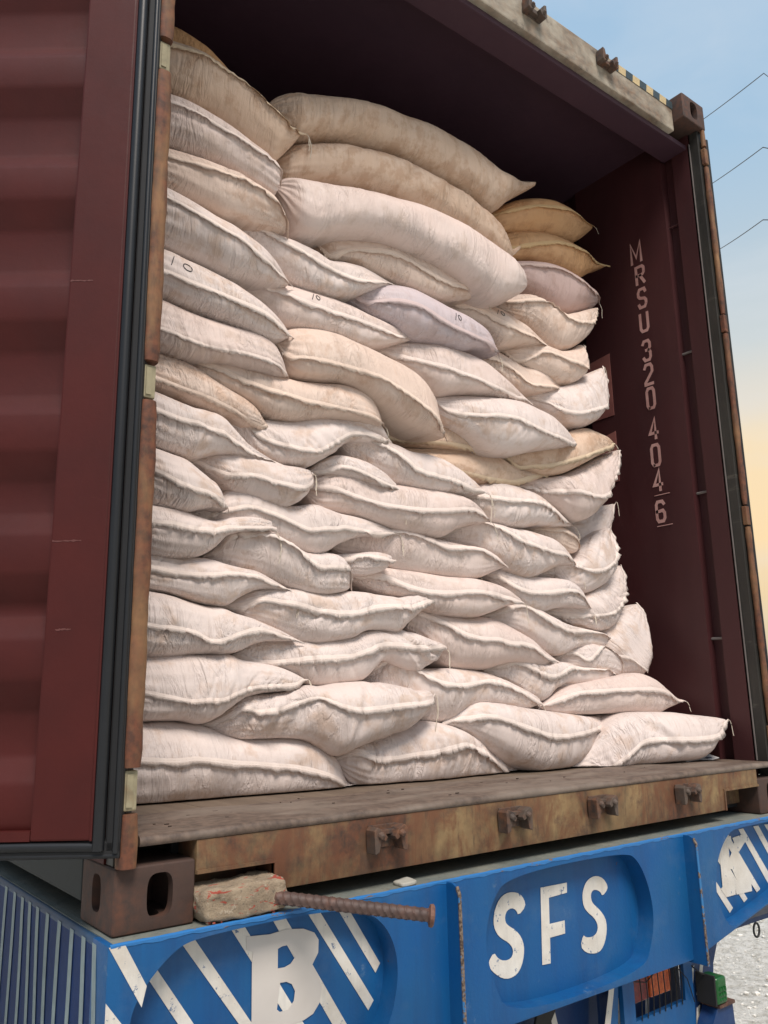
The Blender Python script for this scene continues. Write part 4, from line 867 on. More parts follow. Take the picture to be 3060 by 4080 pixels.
  [(1.582,1.31,1.581,1.294,0.496,0.4),(1.627,1.331,1.621,1.244,0.482,0.88),(1.7,1.352,1.692,1.244,0.463,0.87),(1.778,1.378,1.766,1.24,0.446,0.8),(1.853,1.412,1.837,1.249,0.433,0.74),(1.923,1.445,1.906,1.279,0.423,0.78),(1.996,1.468,1.98,1.318,0.414,0.81),(2.061,1.462,2.048,1.353,0.407,0.82),(2.117,1.449,2.109,1.384,0.402,0.81),(2.15,1.436,2.147,1.406,0.4,0.62)]),
 ('pink', 1, 1.5, None, 'finely wrinkled white sack leaning up the right wall under the beige tied tip',
  [(1.67,1.195,1.68,1.188,0.493,0.5),(1.716,1.226,1.746,1.162,0.474,0.8),(1.779,1.241,1.813,1.121,0.456,0.6),(1.845,1.254,1.884,1.076,0.439,0.5),(1.919,1.285,1.955,1.085,0.426,0.65),(1.988,1.319,2.021,1.139,0.416,0.8),(2.062,1.355,2.082,1.216,0.408,0.85),(2.134,1.385,2.137,1.303,0.402,0.85),(2.185,1.403,2.193,1.387,0.399,0.5)]),
 ('white', 1, 1.6, None, 'white sack with dark radiating creases under the orange tan one',
  [(1.314,1.146,1.314,1.135,0.524,0.29),(1.363,1.155,1.36,1.1,0.51,0.57),(1.428,1.163,1.422,1.049,0.493,0.51),(1.496,1.181,1.486,1.02,0.478,0.53),(1.567,1.183,1.555,1.009,0.465,0.49),(1.641,1.175,1.629,1.016,0.453,0.47),(1.709,1.16,1.698,1.033,0.444,0.46),(1.77,1.131,1.761,1.039,0.437,0.51),(1.823,1.101,1.817,1.044,0.431,0.64),(1.894,1.059,1.893,1.052,0.425,0.56)]),
 ('white', 1, 1, None, 'white sack with a curled brown left end below the shaded tan sack',
  [(0.86,1.24,0.86,1.233,0.509,0.5),(0.89,1.247,0.89,1.19,0.5,0.25),(0.935,1.247,0.933,1.163,0.487,0.19),(0.986,1.246,0.984,1.131,0.474,0.3),(1.039,1.24,1.036,1.105,0.461,0.48),(1.093,1.225,1.089,1.09,0.45,0.64),(1.157,1.223,1.152,1.085,0.439,0.7),(1.229,1.213,1.224,1.087,0.428,0.73),(1.297,1.188,1.292,1.093,0.419,0.79),(1.353,1.159,1.35,1.099,0.413,0.85),(1.41,1.123,1.41,1.112,0.408,0.56)]),
 ('white', 1, 1, None, 'white sack at the left post directly above the rounded grey ended one',
  [(0.195,1.283,0.203,1.128,0.549,0.5),(0.237,1.272,0.245,1.102,0.531,0.5),(0.285,1.254,0.292,1.089,0.514,0.5),(0.33,1.238,0.335,1.08,0.5,0.44),(0.37,1.233,0.375,1.094,0.488,0.56),(0.413,1.222,0.416,1.109,0.478,0.61),(0.457,1.189,0.458,1.112,0.469,0.69),(0.502,1.152,0.503,1.106,0.461,0.7),(0.548,1.127,0.548,1.103,0.454,0.79),(0.59,1.108,0.59,1.103,0.448,0.6)]),
 ('white', 1, 2, None, 'sagging white sack with deep dark folds in its dented middle',
  [(0.422,1.255,0.422,1.247,0.548,0.4),(0.453,1.262,0.454,1.22,0.539,0.48),(0.486,1.266,0.488,1.181,0.529,0.35),(0.521,1.253,0.523,1.15,0.52,0.51),(0.561,1.25,0.563,1.123,0.511,0.63),(0.607,1.253,0.609,1.107,0.5,0.68),(0.659,1.261,0.66,1.104,0.49,0.74),(0.713,1.275,0.714,1.112,0.48,0.79),(0.758,1.286,0.758,1.133,0.472,0.75),(0.804,1.293,0.803,1.166,0.466,0.72),(0.851,1.298,0.85,1.21,0.459,0.78),(0.912,1.301,0.911,1.224,0.452,0.82),(0.975,1.294,0.973,1.227,0.446,0.9),(1.029,1.239,1.028,1.231,0.441,0.54)]),
 ('white', 1, 1, None, 'round shouldered white sack beside the left post, pointed at its right end',
  [(0.197,1.117,0.204,0.964,0.539,0.55),(0.239,1.102,0.246,0.934,0.512,0.56),(0.278,1.088,0.285,0.924,0.492,0.62),(0.315,1.077,0.321,0.921,0.477,0.67),(0.353,1.051,0.357,0.934,0.464,0.7),(0.383,1.029,0.385,0.941,0.456,0.76),(0.408,1.008,0.41,0.942,0.45,0.85),(0.435,0.949,0.436,0.94,0.445,0.56)]),
 ('white', 1, 0.5, None, 'white sack with a shaded grey left end and long loose threads',
  [(0.357,1.097,0.357,1.091,0.541,0.42),(0.391,1.117,0.392,1.069,0.525,0.83),(0.429,1.13,0.431,1.04,0.509,0.87),(0.468,1.131,0.471,1.008,0.495,0.72),(0.519,1.122,0.522,0.996,0.48,0.63),(0.567,1.11,0.569,0.981,0.467,0.63),(0.617,1.102,0.618,0.97,0.457,0.61),(0.663,1.102,0.663,0.99,0.449,0.7),(0.695,1.1,0.695,1.025,0.445,0.69),(0.707,1.096,0.707,1.062,0.443,0.5)]),
 ('white', 1, 0.5, None, 'flat arched sack end lying across two others in mid pile',
  [(0.736,1.106,0.736,1.094,0.504,0.5),(0.77,1.145,0.77,1.098,0.484,0.82),(0.812,1.167,0.811,1.1,0.465,0.71),(0.856,1.166,0.855,1.092,0.448,0.69),(0.914,1.152,0.913,1.079,0.43,0.77),(0.97,1.125,0.968,1.073,0.418,0.86),(1.016,1.094,1.016,1.076,0.411,0.83)]),
 ('pink', 1, 0.5, None, 'long straight pinkish white sack directly below the arched sack end',
  [(0.731,1.062,0.731,1.044,0.514,0.33),(0.765,1.098,0.765,0.993,0.505,0.43),(0.824,1.122,0.823,0.983,0.491,0.6),(0.891,1.118,0.89,0.972,0.476,0.67),(0.974,1.104,0.971,0.956,0.46,0.66),(1.053,1.098,1.049,0.939,0.447,0.6),(1.137,1.096,1.131,0.932,0.435,0.56),(1.21,1.096,1.203,0.932,0.427,0.51),(1.278,1.093,1.272,0.97,0.42,0.54),(1.339,1.077,1.335,0.992,0.414,0.53),(1.386,1.053,1.383,1.001,0.41,0.56),(1.426,1.024,1.425,1.013,0.407,0.59)]),
 ('white', 1, 1.8, None, 'creased sack with its seam bunched up into a flat tongue at the right',
  [(0.36,0.943,0.36,0.929,0.541,0.4),(0.388,0.963,0.39,0.906,0.533,0.84),(0.428,0.976,0.43,0.906,0.522,0.58),(0.468,1.017,0.471,0.898,0.512,0.6),(0.515,1.017,0.518,0.885,0.501,0.47),(0.569,1.005,0.571,0.873,0.49,0.48),(0.625,0.988,0.627,0.855,0.479,0.51),(0.676,0.987,0.677,0.842,0.471,0.6),(0.729,0.997,0.73,0.833,0.463,0.57),(0.778,0.986,0.777,0.854,0.456,0.57),(0.815,0.979,0.814,0.88,0.451,0.6),(0.885,0.973,0.884,0.908,0.443,0.8),(0.951,0.961,0.95,0.919,0.437,0.93),(1.02,0.943,1.019,0.928,0.431,0.72)]),
 ('white', 1, 1.6, None, 'left post sack whose seam ends in a flat square tab',
  [(0.196,0.948,0.203,0.822,0.529,0.45),(0.236,0.94,0.242,0.803,0.512,0.46),(0.276,0.934,0.282,0.797,0.496,0.43),(0.317,0.926,0.322,0.797,0.482,0.47),(0.36,0.913,0.364,0.804,0.469,0.45),(0.399,0.906,0.401,0.828,0.459,0.48),(0.434,0.915,0.435,0.864,0.451,0.65),(0.48,0.925,0.481,0.882,0.442,0.86),(0.527,0.927,0.528,0.887,0.434,0.87),(0.569,0.921,0.569,0.896,0.429,0.88)]),
 ('white', 1, 1.3, None, 'sack with an arching seam and a cord hanging at its left corner',
  [(0.413,0.821,0.413,0.813,0.539,0.38),(0.44,0.856,0.442,0.8,0.528,0.53),(0.468,0.896,0.471,0.793,0.517,0.24),(0.512,0.902,0.515,0.782,0.503,0.2),(0.564,0.899,0.566,0.768,0.488,0.17),(0.617,0.879,0.619,0.746,0.475,0.17),(0.667,0.851,0.668,0.73,0.464,0.22),(0.712,0.842,0.713,0.719,0.456,0.38),(0.759,0.847,0.759,0.717,0.448,0.41),(0.802,0.842,0.801,0.725,0.443,0.38),(0.829,0.813,0.829,0.734,0.439,0.23),(0.848,0.762,0.848,0.745,0.438,0.5)]),
 ('white', 1, 0.8, None, 'small square sack end poking out right of the arching seam sack',
  [(0.807,0.857,0.807,0.846,0.501,0.5),(0.837,0.857,0.837,0.803,0.475,0.48),(0.875,0.859,0.874,0.79,0.451,0.27),(0.922,0.865,0.921,0.791,0.429,0.38),(0.963,0.861,0.962,0.805,0.417,0.53),(0.989,0.856,0.988,0.831,0.412,0.76)]),
 ('pink', 1, 0.5, None, 'long smooth pinkish sack behind the small square sack end',
  [(0.836,0.906,0.836,0.882,0.53,0.5),(0.871,0.937,0.871,0.862,0.521,0.2),(0.932,0.95,0.931,0.856,0.506,0.29),(0.995,0.957,0.993,0.839,0.492,0.2),(1.067,0.958,1.063,0.819,0.479,0.17),(1.141,0.947,1.137,0.812,0.466,0.22),(1.219,0.939,1.214,0.806,0.454,0.33),(1.3,0.925,1.294,0.803,0.444,0.19),(1.378,0.919,1.371,0.812,0.436,0.19),(1.449,0.905,1.445,0.839,0.43,0.39),(1.516,0.873,1.515,0.864,0.425,0.57)]),
 ('white', 1, 1, None, 'white sack with a wavy seam and a thread hanging from its left corner',
  [(1.294,0.967,1.294,0.954,0.525,0.5),(1.34,1.005,1.337,0.938,0.512,0.28),(1.391,1.026,1.385,0.927,0.499,0.12),(1.449,1.028,1.442,0.908,0.486,0.17),(1.51,1.024,1.501,0.885,0.474,0.26),(1.572,1.015,1.561,0.849,0.463,0.37),(1.647,1.012,1.632,0.833,0.452,0.44),(1.724,1.002,1.711,0.856,0.442,0.53),(1.795,0.988,1.785,0.886,0.434,0.62),(1.848,0.955,1.842,0.899,0.429,0.64),(1.905,0.898,1.904,0.891,0.425,0.4)]),
 ('cream', 1, 0.9, None, 'small tan stained sack end behind the wavy seam sack',
  [(1.707,1.044,1.706,1.036,0.543,0.42),(1.751,1.062,1.747,1.013,0.517,0.55),(1.798,1.066,1.792,0.997,0.495,0.52),(1.85,1.057,1.842,0.97,0.477,0.31),(1.898,1.037,1.89,0.955,0.465,0.25),(1.936,1.018,1.929,0.954,0.458,0.33),(1.956,0.987,1.955,0.973,0.454,0.5)]),
 ('white', 1, 1.3, None, 'highest of the small grey shaded sacks leaning on the lower right wall',
  [(1.979,1.093,1.985,1.041,0.567,0.5),(2.022,1.115,2.033,0.983,0.536,0.8),(2.064,1.134,2.097,0.993,0.513,0.9),(2.116,1.168,2.16,1.057,0.496,0.9),(2.175,1.181,2.203,1.121,0.486,0.9),(2.239,1.196,2.238,1.185,0.479,0.5)]),
 ('white', 1, 1.8, None, 'bulging creased sack folded up the right wall with a frayed top corner',
  [(1.77,0.885,1.778,0.854,0.521,0.6),(1.817,0.913,1.835,0.853,0.497,0.2),(1.882,0.923,1.861,0.821,0.479,0.2),(1.932,0.935,1.952,0.794,0.458,0.4),(1.955,0.971,2.032,0.822,0.447,0.6),(2.004,1.018,2.095,0.879,0.439,0.7),(2.058,1.052,2.125,0.962,0.434,0.8),(2.105,1.068,2.132,1.021,0.431,0.9),(2.138,1.073,2.137,1.064,0.43,0.5)]),
 ('white', 1, 1.6, None, 'striped looking wrinkled sack leaning on the right wall above the tall pointed one',
  [(1.779,0.732,1.788,0.72,0.53,0.5),(1.824,0.752,1.855,0.695,0.507,0.7),(1.894,0.755,1.91,0.675,0.486,0.6),(1.949,0.788,2.003,0.652,0.467,0.6),(2.002,0.815,2.079,0.668,0.455,0.65),(2.057,0.846,2.135,0.731,0.447,0.75),(2.107,0.885,2.172,0.797,0.443,0.85),(2.152,0.91,2.195,0.865,0.44,0.85),(2.192,0.925,2.197,0.911,0.438,0.5)]),
 ('white', 1, 1.9, None, 'tall pointed sack standing on end against the right wall',
  [(1.978,0.608,2.023,0.525,0.514,0.5),(2.006,0.623,2.083,0.477,0.484,0.5),(2.04,0.651,2.154,0.476,0.46,0.6),(2.075,0.686,2.216,0.482,0.445,0.9),(2.124,0.719,2.249,0.554,0.437,0.92),(2.188,0.748,2.277,0.648,0.43,0.93),(2.233,0.763,2.289,0.714,0.427,0.93),(2.265,0.771,2.275,0.763,0.426,0.5)]),
 ('pink', 1, 0.4, None, 'long low white sack with a stitched flap, sixth sack up in the middle',
  [(0.889,0.797,0.889,0.787,0.508,0.44),(0.925,0.812,0.924,0.765,0.498,0.51),(0.986,0.827,0.984,0.741,0.483,0.5),(1.062,0.826,1.059,0.729,0.467,0.67),(1.141,0.82,1.137,0.699,0.452,0.65),(1.217,0.81,1.211,0.68,0.439,0.54),(1.289,0.808,1.282,0.674,0.429,0.45),(1.357,0.808,1.349,0.675,0.421,0.45),(1.427,0.799,1.42,0.696,0.414,0.54),(1.491,0.784,1.486,0.719,0.408,0.72),(1.56,0.751,1.559,0.734,0.403,0.77)]),
 ('white', 1, 0.8, None, 'white sack right of the stitched flap with a hooked right tip',
  [(1.487,0.849,1.486,0.84,0.508,0.5),(1.528,0.862,1.525,0.804,0.494,0.57),(1.577,0.859,1.57,0.759,0.478,0.65),(1.636,0.849,1.626,0.723,0.463,0.6),(1.698,0.844,1.687,0.71,0.449,0.52),(1.764,0.842,1.753,0.726,0.436,0.51),(1.833,0.837,1.823,0.736,0.426,0.49),(1.885,0.81,1.877,0.736,0.42,0.45),(1.919,0.781,1.915,0.736,0.416,0.54),(1.952,0.746,1.951,0.737,0.413,0.57)]),
 ('white', 1, 0.8, None, 'flat topped white sack at the left post, fourth from the floor',
  [(0.206,0.815,0.21,0.722,0.549,0.45),(0.248,0.814,0.252,0.711,0.533,0.51),(0.295,0.81,0.3,0.703,0.517,0.55),(0.346,0.81,0.351,0.688,0.501,0.53),(0.399,0.809,0.404,0.676,0.487,0.46),(0.444,0.797,0.448,0.674,0.477,0.34),(0.491,0.786,0.493,0.701,0.468,0.34),(0.538,0.777,0.539,0.723,0.46,0.43),(0.588,0.756,0.588,0.729,0.453,0.57),(0.642,0.73,0.642,0.725,0.446,0.45)]),
 ('white', 1, 1, None, 'large sack with a shaded cone shaped left end, pinched near its right end',
  [(0.472,0.682,0.472,0.674,0.526,0.47),(0.512,0.71,0.513,0.656,0.515,0.67),(0.552,0.733,0.554,0.637,0.505,0.46),(0.605,0.739,0.607,0.614,0.492,0.43),(0.659,0.736,0.661,0.591,0.481,0.4),(0.715,0.729,0.716,0.581,0.47,0.43),(0.779,0.729,0.779,0.581,0.459,0.48),(0.845,0.74,0.844,0.593,0.449,0.55),(0.901,0.739,0.9,0.618,0.441,0.52),(0.966,0.732,0.963,0.621,0.434,0.42),(1.026,0.728,1.023,0.619,0.427,0.38),(1.056,0.731,1.054,0.643,0.424,0.49),(1.124,0.743,1.122,0.692,0.419,0.67),(1.167,0.749,1.166,0.721,0.415,0.74)]),
 ('white', 1, 1.9, None, 'heavily creased white sack at the left post, third from the floor',
  [(0.201,0.721,0.209,0.549,0.55,0.61),(0.245,0.712,0.253,0.535,0.534,0.6),(0.295,0.704,0.302,0.533,0.518,0.6),(0.346,0.689,0.352,0.538,0.503,0.64),(0.394,0.677,0.399,0.54,0.49,0.77),(0.438,0.673,0.442,0.538,0.48,0.69),(0.479,0.656,0.482,0.546,0.472,0.57),(0.526,0.643,0.527,0.569,0.464,0.52),(0.574,0.626,0.575,0.581,0.456,0.52),(0.618,0.61,0.618,0.582,0.451,0.6),(0.666,0.589,0.666,0.583,0.445,0.5)]),
 ('white', 1, 1.1, None, 'wide white sack arched over the notch between two lower sacks',
  [(0.504,0.542,0.504,0.534,0.535,0.53),(0.543,0.575,0.544,0.512,0.524,0.81),(0.596,0.593,0.598,0.504,0.511,0.85),(0.652,0.593,0.653,0.493,0.498,0.74),(0.709,0.588,0.71,0.46,0.487,0.5),(0.768,0.59,0.768,0.449,0.476,0.44),(0.83,0.602,0.829,0.457,0.466,0.48),(0.887,0.616,0.885,0.464,0.457,0.43),(0.933,0.625,0.931,0.498,0.451,0.46),(0.98,0.629,0.978,0.529,0.445,0.6),(1.035,0.627,1.032,0.509,0.439,0.51),(1.092,0.617,1.088,0.499,0.434,0.45),(1.143,0.603,1.139,0.509,0.429,0.4),(1.18,0.595,1.178,0.533,0.426,0.41),(1.212,0.584,1.211,0.572,0.424,0.5)]),
 ('pink', 1, 0.5, None, 'big white sack with a black smudge on its upper panel',
  [(1.127,0.706,1.125,0.636,0.52,0.15),(1.168,0.707,1.165,0.607,0.508,0.3),(1.22,0.695,1.214,0.543,0.495,0.28),(1.28,0.69,1.272,0.506,0.481,0.41),(1.351,0.688,1.341,0.499,0.466,0.49),(1.416,0.684,1.405,0.502,0.455,0.49),(1.484,0.669,1.474,0.52,0.445,0.58),(1.554,0.642,1.546,0.529,0.435,0.53),(1.618,0.613,1.611,0.519,0.428,0.48),(1.676,0.578,1.671,0.518,0.423,0.6),(1.74,0.546,1.739,0.536,0.418,0.62)]),
 ('white', 1, 0.8, None, 'white sack whose tan right tip touches the tall pointed sack',
  [(1.483,0.699,1.483,0.689,0.518,0.5),(1.538,0.725,1.534,0.665,0.503,0.25),(1.606,0.745,1.598,0.637,0.486,0.16),(1.667,0.732,1.656,0.602,0.473,0.24),(1.729,0.708,1.717,0.567,0.461,0.29),(1.795,0.686,1.782,0.556,0.45,0.33),(1.863,0.67,1.855,0.582,0.44,0.32),(1.936,0.659,1.929,0.595,0.432,0.22),(2.012,0.648,2.006,0.593,0.424,0.18),(2.077,0.636,2.075,0.621,0.42,0.43)]),
 ('white', 1, 0.8, None, 'stubby sack end with small red specks below the tall pointed sack',
  [(1.811,0.552,1.81,0.542,0.488,0.33),(1.854,0.588,1.847,0.521,0.465,0.29),(1.91,0.602,1.9,0.506,0.441,0.66),(1.971,0.601,1.959,0.498,0.422,0.1),(2.028,0.585,2.017,0.491,0.408,0.16),(2.07,0.551,2.061,0.484,0.401,0.24),(2.087,0.497,2.086,0.487,0.398,0.47)]),
 ('white', 1, 1.6, None, 'crumpled sack with a zigzag seam and grey left end, third from the floor at right',
  [(1.452,0.508,1.451,0.495,0.498,0.5),(1.499,0.538,1.495,0.477,0.486,0.41),(1.55,0.552,1.543,0.455,0.473,0.25),(1.609,0.546,1.599,0.414,0.46,0.3),(1.67,0.532,1.658,0.391,0.447,0.36),(1.727,0.535,1.716,0.415,0.437,0.43),(1.794,0.532,1.785,0.44,0.427,0.25),(1.863,0.516,1.855,0.441,0.418,0.18),(1.936,0.513,1.928,0.443,0.41,0.12),(2.012,0.506,2.006,0.456,0.403,0.16),(2.078,0.485,2.077,0.477,0.398,0.5)]),
 ('pink', 1, 0.4, None, 'smooth lens shaped sack with a grey tip at the wall, second from the floor',
  [(1.651,0.382,1.65,0.373,0.42,0.43),(1.713,0.42,1.706,0.352,0.409,0.33),(1.787,0.449,1.777,0.346,0.395,0.29),(1.871,0.463,1.858,0.345,0.379,0.34),(1.958,0.474,1.942,0.346,0.364,0.38),(2.047,0.487,2.028,0.342,0.349,0.42),(2.111,0.492,2.09,0.338,0.338,0.43),(2.182,0.466,2.163,0.339,0.326,0.38),(2.252,0.427,2.242,0.361,0.314,0.4),(2.306,0.397,2.302,0.375,0.305,0.6),(2.334,0.39,2.333,0.381,0.3,0.38)]),
 ('white', 1, 1.9, None, 'white sack with deep slanting creases at the left post, second from the floor',
  [(0.197,0.531,0.205,0.384,0.55,0.59),(0.242,0.536,0.25,0.37,0.535,0.61),(0.288,0.54,0.296,0.367,0.52,0.67),(0.335,0.543,0.342,0.365,0.506,0.72),(0.379,0.543,0.386,0.355,0.495,0.67),(0.419,0.544,0.424,0.368,0.486,0.72),(0.46,0.546,0.464,0.396,0.477,0.75),(0.503,0.528,0.505,0.422,0.469,0.78),(0.557,0.52,0.558,0.437,0.461,0.82),(0.613,0.508,0.614,0.442,0.453,0.83),(0.654,0.494,0.654,0.445,0.448,0.75),(0.69,0.478,0.69,0.469,0.444,0.5)]),
 ('white', 1, 1.3, None, 'sack with a torn brown left corner resting between the two lowest left sacks',
  [(0.408,0.358,0.409,0.352,0.509,0.46),(0.447,0.386,0.448,0.334,0.498,0.46),(0.491,0.42,0.494,0.32,0.487,0.28),(0.538,0.436,0.54,0.315,0.476,0.44),(0.591,0.44,0.593,0.314,0.465,0.41),(0.646,0.45,0.647,0.313,0.454,0.3),(0.697,0.459,0.697,0.305,0.445,0.25),(0.738,0.455,0.737,0.283,0.439,0.3),(0.785,0.462,0.784,0.257,0.432,0.37),(0.841,0.466,0.839,0.277,0.424,0.44),(0.904,0.468,0.901,0.294,0.416,0.47),(0.97,0.461,0.967,0.306,0.409,0.45),(1.032,0.449,1.028,0.322,0.403,0.44),(1.081,0.442,1.078,0.354,0.399,0.53),(1.115,0.436,1.113,0.384,0.397,0.64),(1.131,0.43,1.13,0.414,0.396,0.63)]),
 ('white', 1, 0.7, None, 'white sack with a long S curved triple stitched seam, second from the floor',
  [(0.947,0.484,0.947,0.47,0.526,0.4),(0.984,0.548,0.982,0.445,0.517,0.29),(1.027,0.572,1.024,0.422,0.506,0.17),(1.076,0.534,1.072,0.388,0.495,0.16),(1.133,0.511,1.128,0.345,0.483,0.21),(1.193,0.509,1.186,0.336,0.472,0.32),(1.255,0.509,1.248,0.343,0.462,0.37),(1.32,0.507,1.313,0.374,0.453,0.41),(1.386,0.499,1.38,0.387,0.444,0.34),(1.455,0.481,1.448,0.387,0.436,0.31),(1.525,0.456,1.519,0.378,0.429,0.37),(1.59,0.432,1.585,0.372,0.424,0.5),(1.644,0.411,1.642,0.386,0.42,0.82)]),
 ('white', 1, 0.3, None, 'largest white sack on the floor at far left with a tag like twisted tip',
  [(0.185,0.366,0.196,0.155,0.56,0.43),(0.241,0.371,0.252,0.146,0.551,0.45),(0.304,0.372,0.314,0.147,0.541,0.48),(0.359,0.367,0.368,0.147,0.533,0.46),(0.416,0.356,0.423,0.148,0.525,0.47),(0.475,0.331,0.479,0.15,0.517,0.45),(0.539,0.318,0.543,0.149,0.508,0.44),(0.606,0.316,0.609,0.15,0.499,0.49),(0.669,0.319,0.67,0.15,0.491,0.56),(0.728,0.306,0.728,0.149,0.483,0.61),(0.776,0.281,0.776,0.149,0.477,0.65),(0.812,0.25,0.812,0.149,0.473,0.7),(0.84,0.203,0.839,0.148,0.47,0.74),(0.861,0.178,0.861,0.146,0.467,0.76),(0.921,0.16,0.921,0.152,0.46,0.57)]),
 ('white', 1, 1.3, None, 'second sack from the left on the floor with a wide frilled seam',
  [(0.808,0.253,0.808,0.237,0.48,0.4),(0.857,0.303,0.856,0.18,0.477,0.34),(0.915,0.299,0.913,0.156,0.474,0.42),(0.983,0.308,0.98,0.149,0.47,0.46),(1.054,0.32,1.049,0.149,0.466,0.46),(1.119,0.345,1.112,0.15,0.462,0.52),(1.194,0.342,1.186,0.149,0.458,0.44),(1.271,0.321,1.262,0.15,0.454,0.35),(1.349,0.289,1.341,0.15,0.45,0.41),(1.429,0.245,1.423,0.148,0.446,0.56),(1.491,0.209,1.486,0.146,0.443,0.73),(1.555,0.165,1.554,0.151,0.44,0.67)]),
 ('white', 1, 1.1, None, 'third sack from the left on the floor with a shaded bulging left end',
  [(1.213,0.343,1.213,0.332,0.44,0.47),(1.278,0.376,1.275,0.312,0.436,0.55),(1.339,0.399,1.332,0.273,0.433,0.4),(1.411,0.399,1.401,0.229,0.429,0.38),(1.496,0.389,1.481,0.187,0.425,0.41),(1.583,0.376,1.566,0.159,0.42,0.44),(1.674,0.364,1.655,0.158,0.416,0.44),(1.756,0.354,1.737,0.163,0.412,0.39),(1.841,0.345,1.825,0.194,0.408,0.38),(1.916,0.34,1.904,0.239,0.405,0.41),(1.981,0.343,1.975,0.295,0.402,0.57),(2.028,0.349,2.026,0.329,0.4,0.5)]),
 ('white', 1, 1.5, None, 'rightmost sack on the floor with a crumpled grey left corner',
  [(1.737,0.177,1.736,0.166,0.4,0.57),(1.79,0.209,1.784,0.156,0.378,0.69),(1.844,0.252,1.833,0.152,0.356,0.91),(1.903,0.315,1.884,0.153,0.334,0.76),(1.968,0.347,1.944,0.162,0.308,0.57),(2.049,0.352,2.023,0.167,0.275,0.56),(2.141,0.348,2.113,0.172,0.238,0.58),(2.214,0.338,2.187,0.175,0.208,0.56),(2.271,0.331,2.246,0.193,0.186,0.56),(2.318,0.325,2.302,0.241,0.168,0.61),(2.364,0.317,2.361,0.3,0.15,0.5)]),
]
# ------------------------------------------------------------------ sacks
def sack_mat(name, base, base2, stain, sk=.62, tr_=0):
    m = NM(name)
    oi = m.n('ShaderNodeObjectInfo')
    uv = m.n('ShaderNodeUVMap'); uv.uv_map = 'UVMap'
    vadd = m.n('ShaderNodeVectorMath', operation='ADD'); m.L(uv.outputs[0], vadd.inputs[0])
    cv = m.n('ShaderNodeCombineXYZ'); r1 = m.math('MULTIPLY', oi.outputs['Random'], 37.); m.L(r1, cv.inputs[0]); m.L(m.math('MULTIPLY', oi.outputs['Random'], 91.), cv.inputs[1]); m.L(cv.outputs[0], vadd.inputs[1])
    def mp(sc):
        q = m.n('ShaderNodeMapping'); q.inputs['Scale'].default_value = sc; m.L(vadd.outputs[0], q.inputs[0]); return q.outputs[0]
    big = m.noise(mp((3.5, 5, 1)), 1.0, 6, .6); mid = m.noise(mp((16, 9, 1)), 1.0, 6, .65); strk = m.noise(mp((60, 6, 1)), 1.0, 4, .6, dist=.3)
    fine = m.noise(mp((320, 60, 1)), 1.0, 2, .5); fine2 = m.noise(mp((60, 380, 1)), 1.0, 2, .5)
    c = m.mix(m.ramp(big, (.35, 0.), (.68, 1.)), base, base2)
    s = m.math('ADD', m.math('MULTIPLY', mid, .6), m.math('MULTIPLY', big, .4))
    s = m.math('ADD', s, m.math('MULTIPLY', oi.outputs['Random'], .05))
    c = m.mix(m.ramp(s, (.53, 0.), (sk, .58)), c, stain)
    c = m.mix(m.ramp(strk, (.60, 0.), (.74, .28)), c, tuple(x*.62 for x in stain))
    c = m.mix(m.math('MULTIPLY', m.math('ADD', fine, fine2), .16), c, tuple(x*.72 for x in base))
    spk = m.noise(mp((45, 45, 1)), 1.0, 3, .7)
    c = m.mix(m.ramp(spk, (.76, 0.), (.79, .55)), c, (.12,.085,.06))
    weave = m.math('ADD', fine, fine2)
    b1 = m.bump(weave, .0007, .7); wr = m.noise(mp((75, 9, 1)), 1.0, 3, .6, dist=.6)
    msk = m.ramp(m.noise(mp((5, 4, 1)), 1.0, 3, .5), (.42, 0.), (.62, 1.)); cr_ = m.math('ABSOLUTE', m.math('SUBTRACT', m.noise(mp((30, 5, 1)), 1.0, 4, .6, dist=1.0), .5))
    cr_ = m.math('MULTIPLY', m.math('MINIMUM', m.math('MULTIPLY', cr_, 9.), 1.0), msk)
    b2 = m.bump(cr_, .006, .6, m.bump(wr, .006, .40, b1)); b3 = m.bump(mid, .003, .5, b2)
    mm = m.out(c, .62, b3, 0, .35)
    return mm
SM = {  # cream, beige and ochre also carry the weaker, warmer light of upper rows
 'white': sack_mat('sack_white', (.70,.59,.54), (.74,.65,.61), (.52,.35,.24), .63),
 'cream': sack_mat('sack_cream', (.69,.535,.445), (.72,.585,.50), (.50,.31,.20), .62),
 'pink': sack_mat('sack_pinkish', (.70,.56,.50), (.72,.61,.56), (.52,.39,.31), .64),
 'mauve': sack_mat('sack_mauve', (.56,.475,.49), (.60,.52,.53), (.44,.31,.27), .66),
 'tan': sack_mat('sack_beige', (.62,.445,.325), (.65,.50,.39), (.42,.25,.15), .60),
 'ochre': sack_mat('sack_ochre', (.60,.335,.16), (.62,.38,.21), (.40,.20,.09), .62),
 'rose': sack_mat('sack_dusty_pink', (.55,.39,.355), (.58,.44,.40), (.42,.27,.22), .64),
}
